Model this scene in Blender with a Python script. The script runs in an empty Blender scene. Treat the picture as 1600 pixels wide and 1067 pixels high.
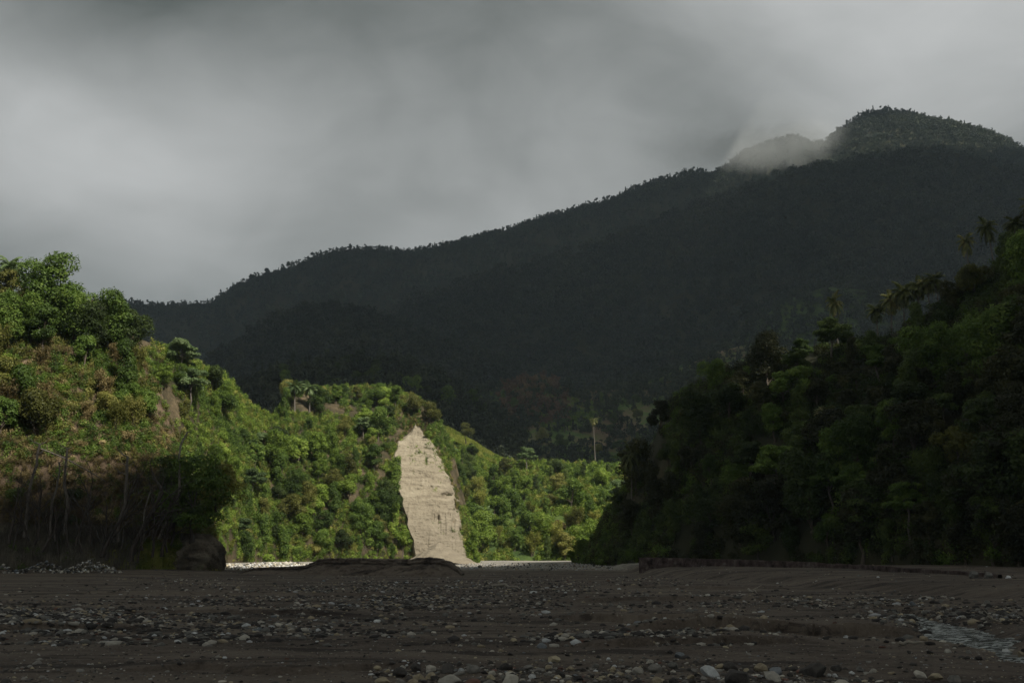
import bpy, math
import numpy as np
from mathutils import Vector

# ------------------------------------------------------------------ camera, world, sun, exposure
SC = bpy.context.scene
COL = SC.collection
CAMZ = 2.0
TILT = math.atan(351 / 1600)
cd = bpy.data.cameras.new("camera")
cam = bpy.data.objects.new("camera", cd)
COL.objects.link(cam)
cam.location = (0, 0, CAMZ)
cam.rotation_euler = (math.pi / 2 + TILT, 0, 0)
cd.sensor_width = 36
cd.lens = 36
cd.clip_start = 0.1
cd.clip_end = 20000
SC.camera = cam

SUN = np.array([0.46, -0.50, 0.735]); SUN /= np.linalg.norm(SUN)
sl = bpy.data.lights.new("sun", 'SUN')
sl.energy = 5.0; sl.angle = math.radians(0.4); sl.color = (1.0, 0.94, 0.84)
so = bpy.data.objects.new("sun", sl); COL.objects.link(so)
so.rotation_euler = Vector(SUN).to_track_quat('Z', 'Y').to_euler()
so.location = (0, 0, 500)

SC.view_settings.view_transform = 'Standard'
SC.view_settings.look = 'None'
SC.view_settings.exposure = 0.42
SC.view_settings.gamma = 1.0
SC.view_settings.use_curve_mapping = False
SC.cycles.max_bounces = 8
SC.cycles.diffuse_bounces = 4
SC.cycles.volume_bounces = 4
SC.cycles.transparent_max_bounces = 8
SC.cycles.use_denoising = True

def W(px, py, Y):
    """point of the world seen at photo pixel (px,py), at depth Y"""
    a = (px - 800) / 1600.0; b = (533.5 - py) / 1600.0
    d = np.array([a, math.cos(TILT) - b * math.sin(TILT), math.sin(TILT) + b * math.cos(TILT)])
    k = Y / d[1]
    return np.array([d[0] * k, Y, CAMZ + d[2] * k])

def PROJ(P):
    P = np.asarray(P, float)
    x = P[..., 0]; y = P[..., 1]; z = P[..., 2] - CAMZ
    f = y * math.cos(TILT) + z * math.sin(TILT)
    u = -y * math.sin(TILT) + z * math.cos(TILT)
    return 800 + 1600 * x / f, 533.5 - 1600 * u / f

def srgb(r, g, b):
    f = lambda c: (c / 255 / 12.92) if c <= 10 else ((c / 255 + .055) / 1.055) ** 2.4
    return (f(r), f(g), f(b), 1)

class NT:
    """tiny node-tree writer"""
    def __init__(s, nt): s.t = nt
    def n(s, typ, ins=None, **kw):
        nd = s.t.nodes.new(typ)
        for k, v in kw.items(): setattr(nd, k, v)
        for k, v in (ins or {}).items():
            sock = nd.inputs[k]
            if isinstance(v, bpy.types.NodeSocket): s.t.links.new(v, sock)
            else: sock.default_value = v
        return nd
    def math(s, op, a, b=0.0, c=0.0, clamp=False):
        return s.n('ShaderNodeMath', {0: a, 1: b, 2: c}, operation=op, use_clamp=clamp).outputs[0]
    def mix(s, f, a, b, bt='MIX'):
        nd = s.t.nodes.new('ShaderNodeMix'); nd.data_type = 'RGBA'; nd.blend_type = bt
        for i, v in ((0, f), (6, a), (7, b)):
            if isinstance(v, bpy.types.NodeSocket): s.t.links.new(v, nd.inputs[i])
            else: nd.inputs[i].default_value = v
        return nd.outputs[2]
    def ramp(s, f, stops):
        nd = s.n('ShaderNodeValToRGB', {0: f}); r = nd.color_ramp
        while len(r.elements) < len(stops): r.elements.new(0.5)
        for e, (p, c) in zip(r.elements, stops):
            e.position = p; e.color = c if len(c) == 4 else (*c, 1)
        return nd.outputs[0]
    def noise(s, vec, scale, detail=3, rough=.5, dist=0.0):
        return s.n('ShaderNodeTexNoise', {'Vector': vec, 'Scale': scale, 'Detail': detail, 'Roughness': rough, 'Distortion': dist}).outputs[0]

# ---- overcast sky: a Nishita sky almost hidden behind grey cloud of uneven thickness
world = bpy.data.worlds.new("World"); SC.world = world; world.use_nodes = True
wt = world.node_tree; wt.nodes.clear(); w = NT(wt)
sky = w.n('ShaderNodeTexSky', sky_type='NISHITA', sun_disc=False)
sky.sun_elevation = math.asin(SUN[2]); sky.sun_rotation = math.atan2(SUN[0], SUN[1])
sky.air_density = 1.0; sky.dust_density = 3.0
tc = w.n('ShaderNodeTexCoord').outputs['Generated']
warp = w.n('ShaderNodeTexNoise', {'Vector': tc, 'Scale': 2.6, 'Detail': 3.0, 'Roughness': .5})
wv = w.n('ShaderNodeVectorMath', {0: warp.outputs['Color'], 1: (.5, .5, .5)}, operation='SUBTRACT').outputs[0]
wv = w.n('ShaderNodeVectorMath', {0: wv, 'Scale': .16}, operation='SCALE').outputs[0]
dirv = w.n('ShaderNodeVectorMath', {0: tc, 1: wv}, operation='ADD').outputs[0]
dirv = w.n('ShaderNodeVectorMath', {0: dirv}, operation='NORMALIZE').outputs[0]
flat = w.n('ShaderNodeMapping', {'Vector': dirv, 'Scale': (1, 1, 1.9), 'Rotation': (0, .35, 0)}).outputs[0]
cloud_n = w.math('ADD', w.n('ShaderNodeTexNoise', {'Vector': flat, 'Scale': 3.4, 'Detail': 6.0, 'Roughness': .5, 'Distortion': .6}).outputs[0], w.math('MULTIPLY', w.n('ShaderNodeTexNoise', {'Vector': flat, 'Scale': 9.0, 'Detail': 5.0, 'Roughness': .55, 'Distortion': .8}).outputs[0], .35))
dens = w.math('MULTIPLY_ADD', cloud_n, 0.38, 0.065)          # mean grey
SKYB = [(60, 60, 200, -0.2767), (300, 60, 200, -0.9078), (600, 150, 200, -0.0219), (250, 420, 200, -0.2972), (1480, 60, 200, 0.5517), (1000, 230, 200, -0.058), (850, 60, 200, -0.2105), (500, 300, 200, -0.5303), (100, 250, 200, 1.4082), (1200, 150, 200, -0.3954), (760, 330, 200, 0.2837), (385, 200, 200, 1.0513), (1100, 30, 200, 0.3525), (1580, 170, 200, -0.2644), (45, 350, 200, -0.8938)]
for (px, py, r, g) in SKYB:
    d = W(px, py, 1000) - np.array([0, 0, CAMZ]); d /= np.linalg.norm(d)
    dp = w.n('ShaderNodeVectorMath', {0: dirv, 1: tuple(d)}, operation='DOT_PRODUCT').outputs['Value']
    s2 = (r / 1600.0) ** 2
    e = w.math('EXPONENT', w.math('MULTIPLY', w.math('SUBTRACT', dp, 1.0), 1.0 / s2))
    dens = w.math('MULTIPLY_ADD', e, g, dens)
grey = w.math('MAXIMUM', dens, 0.05)
ccol = w.n('ShaderNodeCombineColor', {0: w.math('MULTIPLY', grey, .97), 1: w.math('MULTIPLY_ADD', grey, .965, .013), 2: w.math('MULTIPLY_ADD', grey, .975, .003)}).outputs[0]
skyc = w.n('ShaderNodeVectorMath', {0: sky.outputs[0], 'Scale': 0.08}, operation='SCALE').outputs[0]
fin = w.mix(0.97, skyc, ccol)
bg = w.n('ShaderNodeBackground', {'Color': fin, 'Strength': 0.76})
w.n('ShaderNodeOutputWorld', {'Surface': bg.outputs[0]})

# ------------------------------------------------------------------ numeric helpers
def hash2(ix, iy, seed):
    h = (ix.astype(np.int64) * 374761393 + iy.astype(np.int64) * 668265263 + seed * 1442695041) & 0x7fffffff
    h = ((h ^ (h >> 13)) * 1274126177) & 0x7fffffff
    h = h ^ (h >> 16)
    return (h & 0xffff) / 65535.0
def vnoise(x, y, seed=0):
    x = np.asarray(x, float); y = np.asarray(y, float)
    ix = np.floor(x); iy = np.floor(y); fx = x - ix; fy = y - iy
    fx = fx * fx * (3 - 2 * fx); fy = fy * fy * (3 - 2 * fy)
    a = hash2(ix, iy, seed); b = hash2(ix + 1, iy, seed); c = hash2(ix, iy + 1, seed); d = hash2(ix + 1, iy + 1, seed)
    return (a * (1 - fx) + b * fx) * (1 - fy) + (c * (1 - fx) + d * fx) * fy
def fbm(x, y, seed=0, octv=4, gain=.5):
    s = 0; a = 1; t = 0
    for k in range(octv):
        s = s + a * vnoise(x * 2 ** k + 17.3 * k, y * 2 ** k - 9.1 * k, seed + k); t += a; a *= gain
    return s / t
def sstep(a, b, x):
    t = np.clip((np.asarray(x, float) - a) / (b - a), 0, 1); return t * t * (3 - 2 * t)

def mesh_np(name, V, F, mat=None, smooth=False, mats=None, fm=None):
    """V (n,3), F (m,k) with equal corner count"""
    V = np.asarray(V, np.float32); F = np.asarray(F, np.int32)
    me = bpy.data.meshes.new(name)
    me.vertices.add(len(V)); me.vertices.foreach_set('co', V.ravel())
    k = F.shape[1]
    me.loops.add(F.size); me.loops.foreach_set('vertex_index', F.ravel())
    me.polygons.add(len(F))
    me.polygons.foreach_set('loop_start', np.arange(len(F), dtype=np.int32) * k)
    me.polygons.foreach_set('loop_total', np.full(len(F), k, np.int32))
    if smooth: me.polygons.foreach_set('use_smooth', np.ones(len(F), bool))
    for m in (mats or ([mat] if mat else [])): me.materials.append(m)
    if fm is not None: me.polygons.foreach_set('material_index', np.asarray(fm, np.int32))
    me.update(calc_edges=True)
    return me
def link(name, me, parent=None, loc=None):
    o = bpy.data.objects.new(name, me); COL.objects.link(o)
    if parent is not None: o.parent = parent
    if loc is not None: o.location = loc
    return o
def tag(o, label=None, cat=None, group=None, kind=None):
    if label: o['label'] = label
    if cat: o['category'] = cat
    if group: o['group'] = group
    if kind: o['kind'] = kind
    return o
def grid_faces(nu, nv, off=0):
    i = np.arange(nu - 1)[:, None] * nv + np.arange(nv - 1)[None, :]
    return np.stack([i, i + nv, i + nv + 1, i + 1], -1).reshape(-1, 4) + off

class Buf:
    """collects triangles-as-quads geometry"""
    def __init__(s): s.v = []; s.f = []; s.n = 0
    def add(s, V, F):
        s.v.append(np.asarray(V, float)); s.f.append(np.asarray(F, int) + s.n); s.n += len(V)
    def mesh(s, name, mat, smooth=False):
        return mesh_np(name, np.concatenate(s.v), np.concatenate(s.f), mat, smooth)
def tube(buf, P, R, n=6):
    P = np.asarray(P, float); m = len(P); R = np.asarray(R, float)
    T = np.gradient(P, axis=0); T /= np.linalg.norm(T, axis=1)[:, None] + 1e-9
    ref = np.array([0.31, 0.95, 0.05])
    A = np.cross(T, ref); A /= np.linalg.norm(A, axis=1)[:, None] + 1e-9
    B = np.cross(T, A)
    th = np.arange(n) * 2 * np.pi / n
    V = P[:, None] + R[:, None, None] * (A[:, None] * np.cos(th)[None, :, None] + B[:, None] * np.sin(th)[None, :, None])
    i = np.arange(m - 1)[:, None] * n; j = np.arange(n)[None, :]; j2 = (j + 1) % n
    F = np.stack([i + j, i + j2, i + n + j2, i + n + j], -1).reshape(-1, 4)
    buf.add(V.reshape(-1, 3), F)

# ------------------------------------------------------------------ materials
def newmat(name):
    m = bpy.data.materials.new(name); m.use_nodes = True; m.node_tree.nodes.clear(); return m, NT(m.node_tree)
def leafmat(name, c1, c2, c3=None, scale=.45, trans=.3, rough=.6):
    """leaf colour varies from leaf mass to leaf mass and from plant to plant"""
    m, t = newmat(name)
    g = t.n('ShaderNodeNewGeometry'); oi = t.n('ShaderNodeObjectInfo')
    nz = t.noise(g.outputs['Position'], scale, 3, .65)
    nz2 = t.noise(g.outputs['Position'], scale * 7, 2, .6)
    f = t.math('ADD', t.math('MULTIPLY', t.math('SUBTRACT', nz, .5), 2.2), t.math('MULTIPLY_ADD', oi.outputs['Random'], .55, .22))
    f = t.math('ADD', f, t.math('MULTIPLY', t.math('SUBTRACT', nz2, .5), .75), clamp=True)
    stops = [(0.08, c1), (.62, c2)] + ([(.95, c3)] if c3 else [])
    col = t.ramp(f, stops)
    br = t.math('MULTIPLY_ADD', oi.outputs['Random'], .5, .72)
    sc = t.n('ShaderNodeVectorMath', {0: col, 'Scale': br}, operation='SCALE').outputs[0]
    p = t.n('ShaderNodeBsdfPrincipled', {'Base Color': sc, 'Roughness': rough, 'Specular IOR Level': .25})
    tr = t.n('ShaderNodeBsdfTranslucent', {'Color': t.mix(.5, sc, (c2[0] * 1.2, c2[1] * 1.3, c2[2] * .5, 1))})
    mx = t.n('ShaderNodeMixShader', {0: trans, 1: p.outputs[0], 2: tr.outputs[0]})
    t.n('ShaderNodeOutputMaterial', {'Surface': mx.outputs[0]})
    return m
LEAF = dict(
    deep=leafmat('leaf_deep_green', (.026, .042, .010), (.056, .085, .018), (.095, .13, .026)),
    mid=leafmat('leaf_mid_green', (.036, .066, .011), (.086, .142, .022), (.155, .215, .040)),
    bright=leafmat('leaf_bright_green', (.060, .105, .013), (.145, .215, .028), (.24, .31, .055)),
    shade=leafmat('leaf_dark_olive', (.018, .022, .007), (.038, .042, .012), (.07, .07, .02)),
    olive=leafmat('leaf_olive', (.060, .066, .014), (.145, .150, .032), (.23, .215, .06)),
    yellow=leafmat('leaf_yellow_green', (.10, .115, .020), (.22, .235, .045), (.31, .29, .08)),
    silver=leafmat('leaf_grey_green', (.045, .075, .026), (.10, .15, .055), (.17, .22, .10)),
    brown=leafmat('leaf_dry_brown', (.075, .058, .022), (.18, .138, .055), (.30, .24, .115), trans=.2),
    palm=leafmat('leaf_palm', (.045, .060, .014), (.11, .125, .036), (.28, .24, .10), trans=.2, rough=.45),
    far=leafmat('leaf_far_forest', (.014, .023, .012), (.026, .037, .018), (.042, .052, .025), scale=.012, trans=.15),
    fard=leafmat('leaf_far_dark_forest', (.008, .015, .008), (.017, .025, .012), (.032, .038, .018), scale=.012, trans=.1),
    farb=leafmat('leaf_far_brown_forest', (.08, .045, .030), (.13, .075, .045), (.17, .12, .065), scale=.03, trans=.15),
    grass=leafmat('grass_blades', (.12, .16, .025), (.24, .27, .05), (.33, .31, .09), scale=.15),
    drygrass=leafmat('dry_grass_blades', (.10, .088, .070), (.17, .15, .115), (.24, .21, .16), scale=.4, trans=.1),
)
def barkmat(name, c1, c2):
    m, t = newmat(name)
    g = t.n('ShaderNodeTexCoord').outputs['Object']
    mp = t.n('ShaderNodeMapping', {'Vector': g, 'Scale': (3, 3, .6)}).outputs[0]
    nz = t.noise(mp, 2.5, 5, .65)
    col = t.ramp(nz, [(.3, c1), (.7, c2)])
    b = t.n('ShaderNodeBump', {'Height': nz, 'Strength': .6, 'Distance': .05})
    p = t.n('ShaderNodeBsdfPrincipled', {'Base Color': col, 'Roughness': .85, 'Normal': b.outputs[0]})
    t.n('ShaderNodeOutputMaterial', {'Surface': p.outputs[0]}); return m
BARK_D = barkmat('bark_dark', (.022, .017, .013), (.06, .045, .035))
BARK_P = barkmat('bark_pale', (.06, .05, .042), (.15, .13, .105))
BARK_M = barkmat('bark_brown', (.05, .038, .026), (.11, .085, .06))
BARK_W = barkmat('bark_bleached', (.13, .115, .09), (.28, .25, .20))

def soilmat(name, cols, scale=.12, bump=.5):
    m, t = newmat(name)
    g = t.n('ShaderNodeNewGeometry').outputs['Position']
    nz = t.noise(g, scale, 6, .62); n2 = t.noise(g, scale * 14, 5, .7)
    f = t.math('ADD', nz, t.math('MULTIPLY', t.math('SUBTRACT', n2, .5), .45), clamp=True)
    col = t.ramp(f, cols)
    b = t.n('ShaderNodeBump', {'Height': f, 'Strength': bump, 'Distance': 1.0})
    p = t.n('ShaderNodeBsdfPrincipled', {'Base Color': col, 'Roughness': .95, 'Specular IOR Level': .15, 'Normal': b.outputs[0]})
    t.n('ShaderNodeOutputMaterial', {'Surface': p.outputs[0]}); return m
SOIL_HILL = soilmat('hill_earth', [(.30, (.025, .028, .012)), (.5, (.055, .045, .026)), (.66, (.11, .085, .05)), (.8, (.22, .18, .12))])
SOIL_LEFT = soilmat('left_hill_earth', [(.30, (.045, .034, .022)), (.5, (.095, .068, .044)), (.64, (.15, .11, .072)), (.8, (.23, .18, .12))], scale=.2)
SOIL_GREEN = soilmat('hill_green_ground', [(.3, (.022, .042, .012)), (.55, (.055, .085, .022)), (.75, (.09, .12, .03))])
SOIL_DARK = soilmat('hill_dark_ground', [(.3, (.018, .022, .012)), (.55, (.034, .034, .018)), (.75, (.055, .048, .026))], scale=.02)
SOIL_FIELD = soilmat('hill_field_ground', [(.36, (.05, .08, .022)), (.46, (.09, .15, .035)), (.56, (.14, .12, .06)), (.68, (.22, .15, .10))], scale=.022)
MEADOW = soilmat('meadow_ground', [(.3, (.09, .18, .02)), (.55, (.17, .28, .04)), (.75, (.26, .31, .07))], scale=.1, bump=.3)

# ------------------------------------------------------------------ plant prototypes
def leaves(buf, P, N, size, rs, aspect=.6, droop=.0):
    """kite leaves / leaf clusters at P facing N"""
    n = len(P)
    N = N / (np.linalg.norm(N, axis=1)[:, None] + 1e-9)
    R = rs.normal(size=(n, 3)); R[:, 2] -= droop
    A = R - (R * N).sum(1)[:, None] * N; A /= np.linalg.norm(A, axis=1)[:, None] + 1e-9
    B = np.cross(N, A)
    s = np.asarray(size).reshape(-1, 1) * rs.uniform(.65, 1.35, (n, 1))
    V = np.stack([P - A * s * .5, P + B * s * aspect * .5 + A * s * .05 - N * s * .10, P + A * s * .5, P - B * s * aspect * .5 + A * s * .05 - N * s * .10], 1)
    buf.add(V.reshape(-1, 3), np.arange(4 * n).reshape(n, 4))
def rdirs(n, rs, up=0.0):
    d = rs.normal(size=(n, 3)); d /= np.linalg.norm(d, axis=1)[:, None]
    if up: d[:, 2] += up; d /= np.linalg.norm(d, axis=1)[:, None]
    return d
def limbs(buf, rs, top, ctrs, r0, h0):
    """trunk then a limb to each leaf mass"""
    P = np.array([[0, 0, -.8], [0, 0, 0], [rs.normal() * .15, rs.normal() * .15, h0 * .5], [0, 0, h0]]); P[3] += rs.normal(size=3) * [.2, .2, 0]
    t2 = np.array([0, 0, top * .86])
    P = np.vstack([P, P[3] * .4 + t2 * .6 * [1, 1, 1] + [rs.normal() * .3, rs.normal() * .3, 0]])
    tube(buf, P, [r0 * 1.5, r0 * 1.15, r0 * .85, r0 * .7, r0 * .3], 7)
    for c in ctrs:
        a = P[3] * (1 - (k := rs.uniform(0, .6))) + P[4] * k
        m = (a + c) / 2 + [0, 0, -.08 * np.linalg.norm(c - a)]
        L = np.stack([a, a * .6 + m * .4, m, c * .95 + a * .05])
        tube(buf, L, [r0 * .38, r0 * .3, r0 * .2, r0 * .07], 5)
def broadleaf(seed, H=9, R=3.6, nl=14, nleaf=5200, size=.36, mode='round'):
    rs = np.random.RandomState(seed); crown = Buf(); trunk = Buf()
    C = []; RR = []
    hb = H * {'vine': .12, 'tier': .5, 'spread': .18, 'big': .06}.get(mode, .26)
    for i in range(nl):
        a = rs.uniform(0, 2 * np.pi)
        if mode == 'tier':
            u = rs.uniform(); z = hb + (H - hb) * (.1 + .82 * u); q = rs.uniform(.2, 1) * R * (1.1 - .6 * u); r = R * rs.uniform(.2, .34)
        elif mode == 'spread':
            u = (i + .5) / nl; z = hb + (H - hb) * (u * .92) + rs.normal() * .2; q = rs.uniform(.2, 1) * R * (1.05 - .75 * u); r = R * rs.uniform(.2, .34)
        elif mode == 'vine':
            z = hb + (H - hb) * ((i + .5) / nl) ** .85; q = rs.uniform(.1, .55) * R * (1.15 - .5 * i / nl); r = R * rs.uniform(.3, .52)
        else:
            u = rs.uniform(0, 1); z = hb + (H - hb) * (.18 + .66 * u); q = rs.uniform(.15, .82) * R * math.sqrt(max(.12, 1 - (1.25 * (u - .35)) ** 2)); r = R * rs.uniform(.24, .46)
        C.append([q * math.cos(a), q * math.sin(a), z]); RR.append(r)
    C = np.array(C); RR = np.array(RR)
    per = (nleaf * RR ** 2 / (RR ** 2).sum()).astype(int)
    flat = {'tier': .5, 'spread': .5}.get(mode, .8)
    for c, r, k in zip(C, RR, per):
        d = rdirs(int(k * 1.3), rs, .35)
        lump = 1 + .30 * np.sin(d[:, 0] * 5 + seed + c[0]) * np.sin(d[:, 1] * 6 + c[1] * 3) * np.sin(d[:, 2] * 5 + c[2])
        p = c + d * [1, 1, flat] * (r * lump * rs.uniform(.72, 1.08, len(d)) ** 1.0)[:, None]
        D = np.linalg.norm((p[:, None] - C[None]) / [1, 1, flat], axis=2) / RR[None]
        keep = (D < .62).sum(1) == 0
        p, dd = p[keep], d[keep]
        if mode == 'vine': p[:, 2] -= rs.exponential(.35, len(p))
        leaves(crown, p, dd + rs.normal(size=p.shape) * .55 + [0, 0, .35], size, rs, .62, droop=.4)
    # stray leaf tips beyond the lobes
    k = nleaf // 12; j = rs.randint(0, nl, k); d = rdirs(k, rs, .2)
    leaves(crown, C[j] + d * [1, 1, flat] * (RR[j] * rs.uniform(1.0, 1.32, k))[:, None], d + rs.normal(size=(k, 3)) * .7, size * .9, rs)
    limbs(trunk, rs, H, C[rs.choice(nl, min(nl, 9), replace=False)], .045 * H * .55, hb * .9)
    return trunk, crown
def palm(seed, H=10, nf=22, L=3.2, lean=.6, spread=0.0):
    rs = np.random.RandomState(seed); trunk = Buf(); crown = Buf()
    a = rs.uniform(0, 6.28); n = 9; t = np.linspace(0, 1, n)
    P = np.stack([lean * t ** 1.8 * math.cos(a), lean * t ** 1.8 * math.sin(a), -.6 + (H + .6) * t], 1)
    tube(trunk, P, .2 - .09 * t + .08 * np.exp(-t * 9), 8)
    top = P[-1]
    for i in range(nf):
        az = i * 2.39996 + rs.normal() * .12; el = 1.3 - 2.1 * (i / nf) + rs.normal() * .1 + spread
        n = 12; s = np.linspace(0, 1, n); Lf = L * rs.uniform(.85, 1.1)
        ang = el - (1.3 + .35 * math.cos(el)) * s ** 1.25
        dl = Lf / (n - 1)
        rr = np.concatenate([[0], np.cumsum(np.cos(ang[:-1]) * dl)]); zz = np.concatenate([[0], np.cumsum(np.sin(ang[:-1]) * dl)])
        Q = top + np.stack([rr * math.cos(az), rr * math.sin(az), zz], 1)
        tube(crown, Q, .035 * (1 - s) + .008, 4)
        side = np.array([-math.sin(az), math.cos(az), 0])
        k = 26; ss = np.linspace(.1, 1.0, k)
        base = np.stack([np.interp(ss, s, Q[:, j]) for j in range(3)], 1)
        T = np.stack([np.interp(ss, s, np.gradient(Q[:, j])) for j in range(3)], 1); T /= np.linalg.norm(T, axis=1)[:, None]
        ll = Lf * .24 * np.sin(np.pi * (.12 + .80 * ss)) ** .7
        for sg in (-1, 1):
            dr = side * sg * .85 + T * .5 + [0, 0, -.35] + rs.normal(size=(k, 3)) * .12
            dr /= np.linalg.norm(dr, axis=1)[:, None]
            tip = base + dr * ll[:, None] + np.array([0, 0, -1]) * (ll ** 1.3 * .25)[:, None]
            wv_ = T * .09
            mid = (base + tip) / 2 + [0, 0, .03]
            V = np.stack([base, mid - wv_, tip, mid + wv_], 1)
            crown.add(V.reshape(-1, 3), np.arange(4 * k).reshape(k, 4))
    for i in range(9):   # nuts at the heart
        az = i * .7; c = top + [math.cos(az) * .22, math.sin(az) * .22, -.22]
        tube(trunk, [c + [0, 0, .14], c + [0, 0, .05], c + [0, 0, -.06], c + [0, 0, -.15]], [.02, .11, .11, .02], 5)
    return trunk, crown
def bamboo(seed, H=8, ns=26, nleaf=4200, size=.34):
    rs = np.random.RandomState(seed); stem = Buf(); lf = Buf()
    for i in range(ns):
        az = rs.uniform(0, 6.28); h = H * rs.uniform(.6, 1.05); out = rs.uniform(.5, 1.9) * H / 7
        t = np.linspace(0, 1, 8); r = .25 + out * t ** 2.6; z = h * (t - .16 * t ** 3.2)
        P = np.stack([r * math.cos(az), r * math.sin(az), z], 1) + rs.normal(size=3) * [.2, .2, 0]
        tube(stem, P, .045 * (1 - t) + .01, 4)
        k = nleaf // ns; u = rs.beta(2.2, 1.1, k) * .86 + .14
        p = np.stack([np.interp(u, t, P[:, j]) for j in range(3)], 1) + rs.normal(size=(k, 3)) * [.3, .3, .24] * (H / 8)
        leaves(lf, p, rs.normal(size=(k, 3)) + [0, 0, .8], size, rs, .38, droop=1.5)
    return stem, lf
def bush(seed, R=1.5, n=900, size=.28, tall=.9):
    rs = np.random.RandomState(seed); lf = Buf(); st = Buf()
    nl = 6; C = np.stack([rs.uniform(-.6, .6, nl) * R, rs.uniform(-.6, .6, nl) * R, rs.uniform(.25, .9, nl) * R * tall], 1)
    for c in C:
        d = rdirs(n // nl, rs, .45); r = R * rs.uniform(.38, .62)
        p = c + d * r * rs.uniform(.6, 1.12, (len(d), 1)) * [1, 1, tall]
        leaves(lf, p, d + rs.normal(size=p.shape) * .5, size, rs, .6)
        tube(st, [[0, 0, -.3], c * .5, c], [.05, .035, .015], 4)
    return st, lf
def drybush(seed, H=2.6, ns=60, n=1500):
    """fine arching twigs with thin dry leaves"""
    rs = np.random.RandomState(seed); st = Buf(); lf = Buf()
    for i in range(ns):
        az = rs.uniform(0, 6.28); t = np.linspace(0, 1, 5); o = rs.uniform(.3, 1.0) * H * .6; h = H * rs.uniform(.5, 1)
        P = np.stack([o * t ** 1.5 * math.cos(az), o * t ** 1.5 * math.sin(az), h * t * (1.25 - .4 * t)], 1)
        tube(st, P, .022 * (1 - t) + .006, 3)
        k = n // ns; u = rs.uniform(.3, 1.05, k)
        p = np.stack([np.interp(u, t, P[:, j]) for j in range(3)], 1) + rs.normal(size=(k, 3)) * .13
        leaves(lf, p, rs.normal(size=(k, 3)), .24, rs, .28)
    return st, lf
def baretree(seed, H=9, r0=.14, lean=.1, dens=1.0, forks=3):
    rs = np.random.RandomState(seed); b = Buf()
    def grow(p, d, L, r, lev):
        n = 6; P = [p]; q = p.copy(); dd = d.copy()
        for i in range(n):
            dd = dd + rs.normal(size=3) * (.13 + .03 * lev) + [0, 0, .05]; dd /= np.linalg.norm(dd); q = q + dd * L / n; P.append(q.copy())
        P = np.array(P); rad = r * np.linspace(1, .45 if lev < 3 else .2, n + 1)
        tube(b, P, rad, 6 if lev == 0 else 4)
        if lev >= 4: return
        kids = int(round((forks if lev == 0 else 3) * dens + rs.uniform(0, 1)))
        for k in range(kids):
            i = rs.randint(2 if lev else 2, n + 1); az = rs.uniform(0, 6.28)
            nd = dd * .75 + np.array([math.cos(az), math.sin(az), .25]) * rs.uniform(.45, .9); nd /= np.linalg.norm(nd)
            grow(P[i], nd, L * rs.uniform(.42, .66), rad[i] * .62, lev + 1)
    d0 = np.array([lean, rs.normal() * .05, 1.0]); d0 /= np.linalg.norm(d0)
    grow(np.array([0, 0, -.4]), d0, H * .62, r0, 0)
    return b
def pole(seed, H, r0, bend):
    rs = np.random.RandomState(seed); b = Buf(); t = np.linspace(0, 1, 10)
    P = np.stack([bend * (t ** 1.5 - .35 * np.sin(t * 7 + seed)) + np.cumsum(rs.normal(size=10)) * .12, np.cumsum(rs.normal(size=10)) * .1, -.4 + (H + .4) * t], 1)
    tube(b, P, r0 * (1.15 - .5 * t), 7)
    for k in range(7):
        i = 9 - k % 5; az = rs.uniform(0, 6.28); d = np.array([math.cos(az), math.sin(az), .5]) * rs.uniform(.7, 2.2)
        tube(b, [P[i], P[i] + d * .5 + [0, 0, -.1], P[i] + d + [0, 0, .3]], [r0 * .4, r0 * .25, r0 * .08], 4)
    return b

PROTO = {}   # kind -> list of (list of (part name, mesh), height)
def reg(kind, parts): PROTO.setdefault(kind, []).append(parts)
for s in range(7):
    H = [9, 8, 10, 7.5, 9, 11, 8.5][s]; t_, c_ = broadleaf(10 + s, H, [3.7, 3.3, 3.4, 3.6, 4.2, 3.6, 3.0][s], [15, 12, 17, 11, 18, 18, 11][s])
    reg('broadleaf_tree', [('trunk', t_.mesh('trunk', BARK_M, True)), ('crown', c_.mesh('crown', LEAF['mid']))])
for s in range(2):
    t_, c_ = broadleaf(30 + s, 12.5 - s, [4.6, 4.2][s], 34, 9500, .36, 'big')
    reg('broadleaf_tree', [('trunk', t_.mesh('trunk', BARK_M, True)), ('crown', c_.mesh('crown', LEAF['mid']))])
for s in range(2):
    t_, c_ = broadleaf(36 + s, 9.5, 5.6, 40, 6500, .36, 'spread')
    reg('spreading_tree', [('trunk', t_.mesh('trunk', BARK_D, True)), ('crown', c_.mesh('crown', LEAF['deep']))])
for s in range(3):
    t_, c_ = broadleaf(40 + s, 8.5 + s, 4.0, 30, 6200, .40, 'tier')
    reg('tiered_tree', [('trunk', t_.mesh('trunk', BARK_P, True)), ('crown', c_.mesh('crown', LEAF['silver']))])
for s in range(4):
    t_, c_ = broadleaf(60 + s, 8 + s, 2.3, 15, 4200, .33, 'vine')
    reg('vine_covered_tree', [('trunk', t_.mesh('trunk', BARK_M, True)), ('crown', c_.mesh('crown', LEAF['mid']))])
for s in range(4):
    t_, c_ = palm(80 + s, [9.5, 8, 11, 7][s], [32, 28, 34, 26][s], [3.1, 2.8, 3.2, 3.0][s], [.8, .3, 1.2, .4][s])
    reg('coconut_palm', [('trunk', t_.mesh('trunk', BARK_P, True)), ('crown', c_.mesh('crown', LEAF['palm']))])
t_, c_ = palm(84, 20, 26, 3.0, 1.0); reg('coconut_palm', [('trunk', t_.mesh('trunk', BARK_P, True)), ('crown', c_.mesh('crown', LEAF['palm']))])
for s in range(3):
    t_, c_ = bamboo(90 + s, [8, 7, 9][s])
    reg('bamboo_clump', [('canes', t_.mesh('canes', BARK_M)), ('foliage', c_.mesh('foliage', LEAF['yellow']))])
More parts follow.
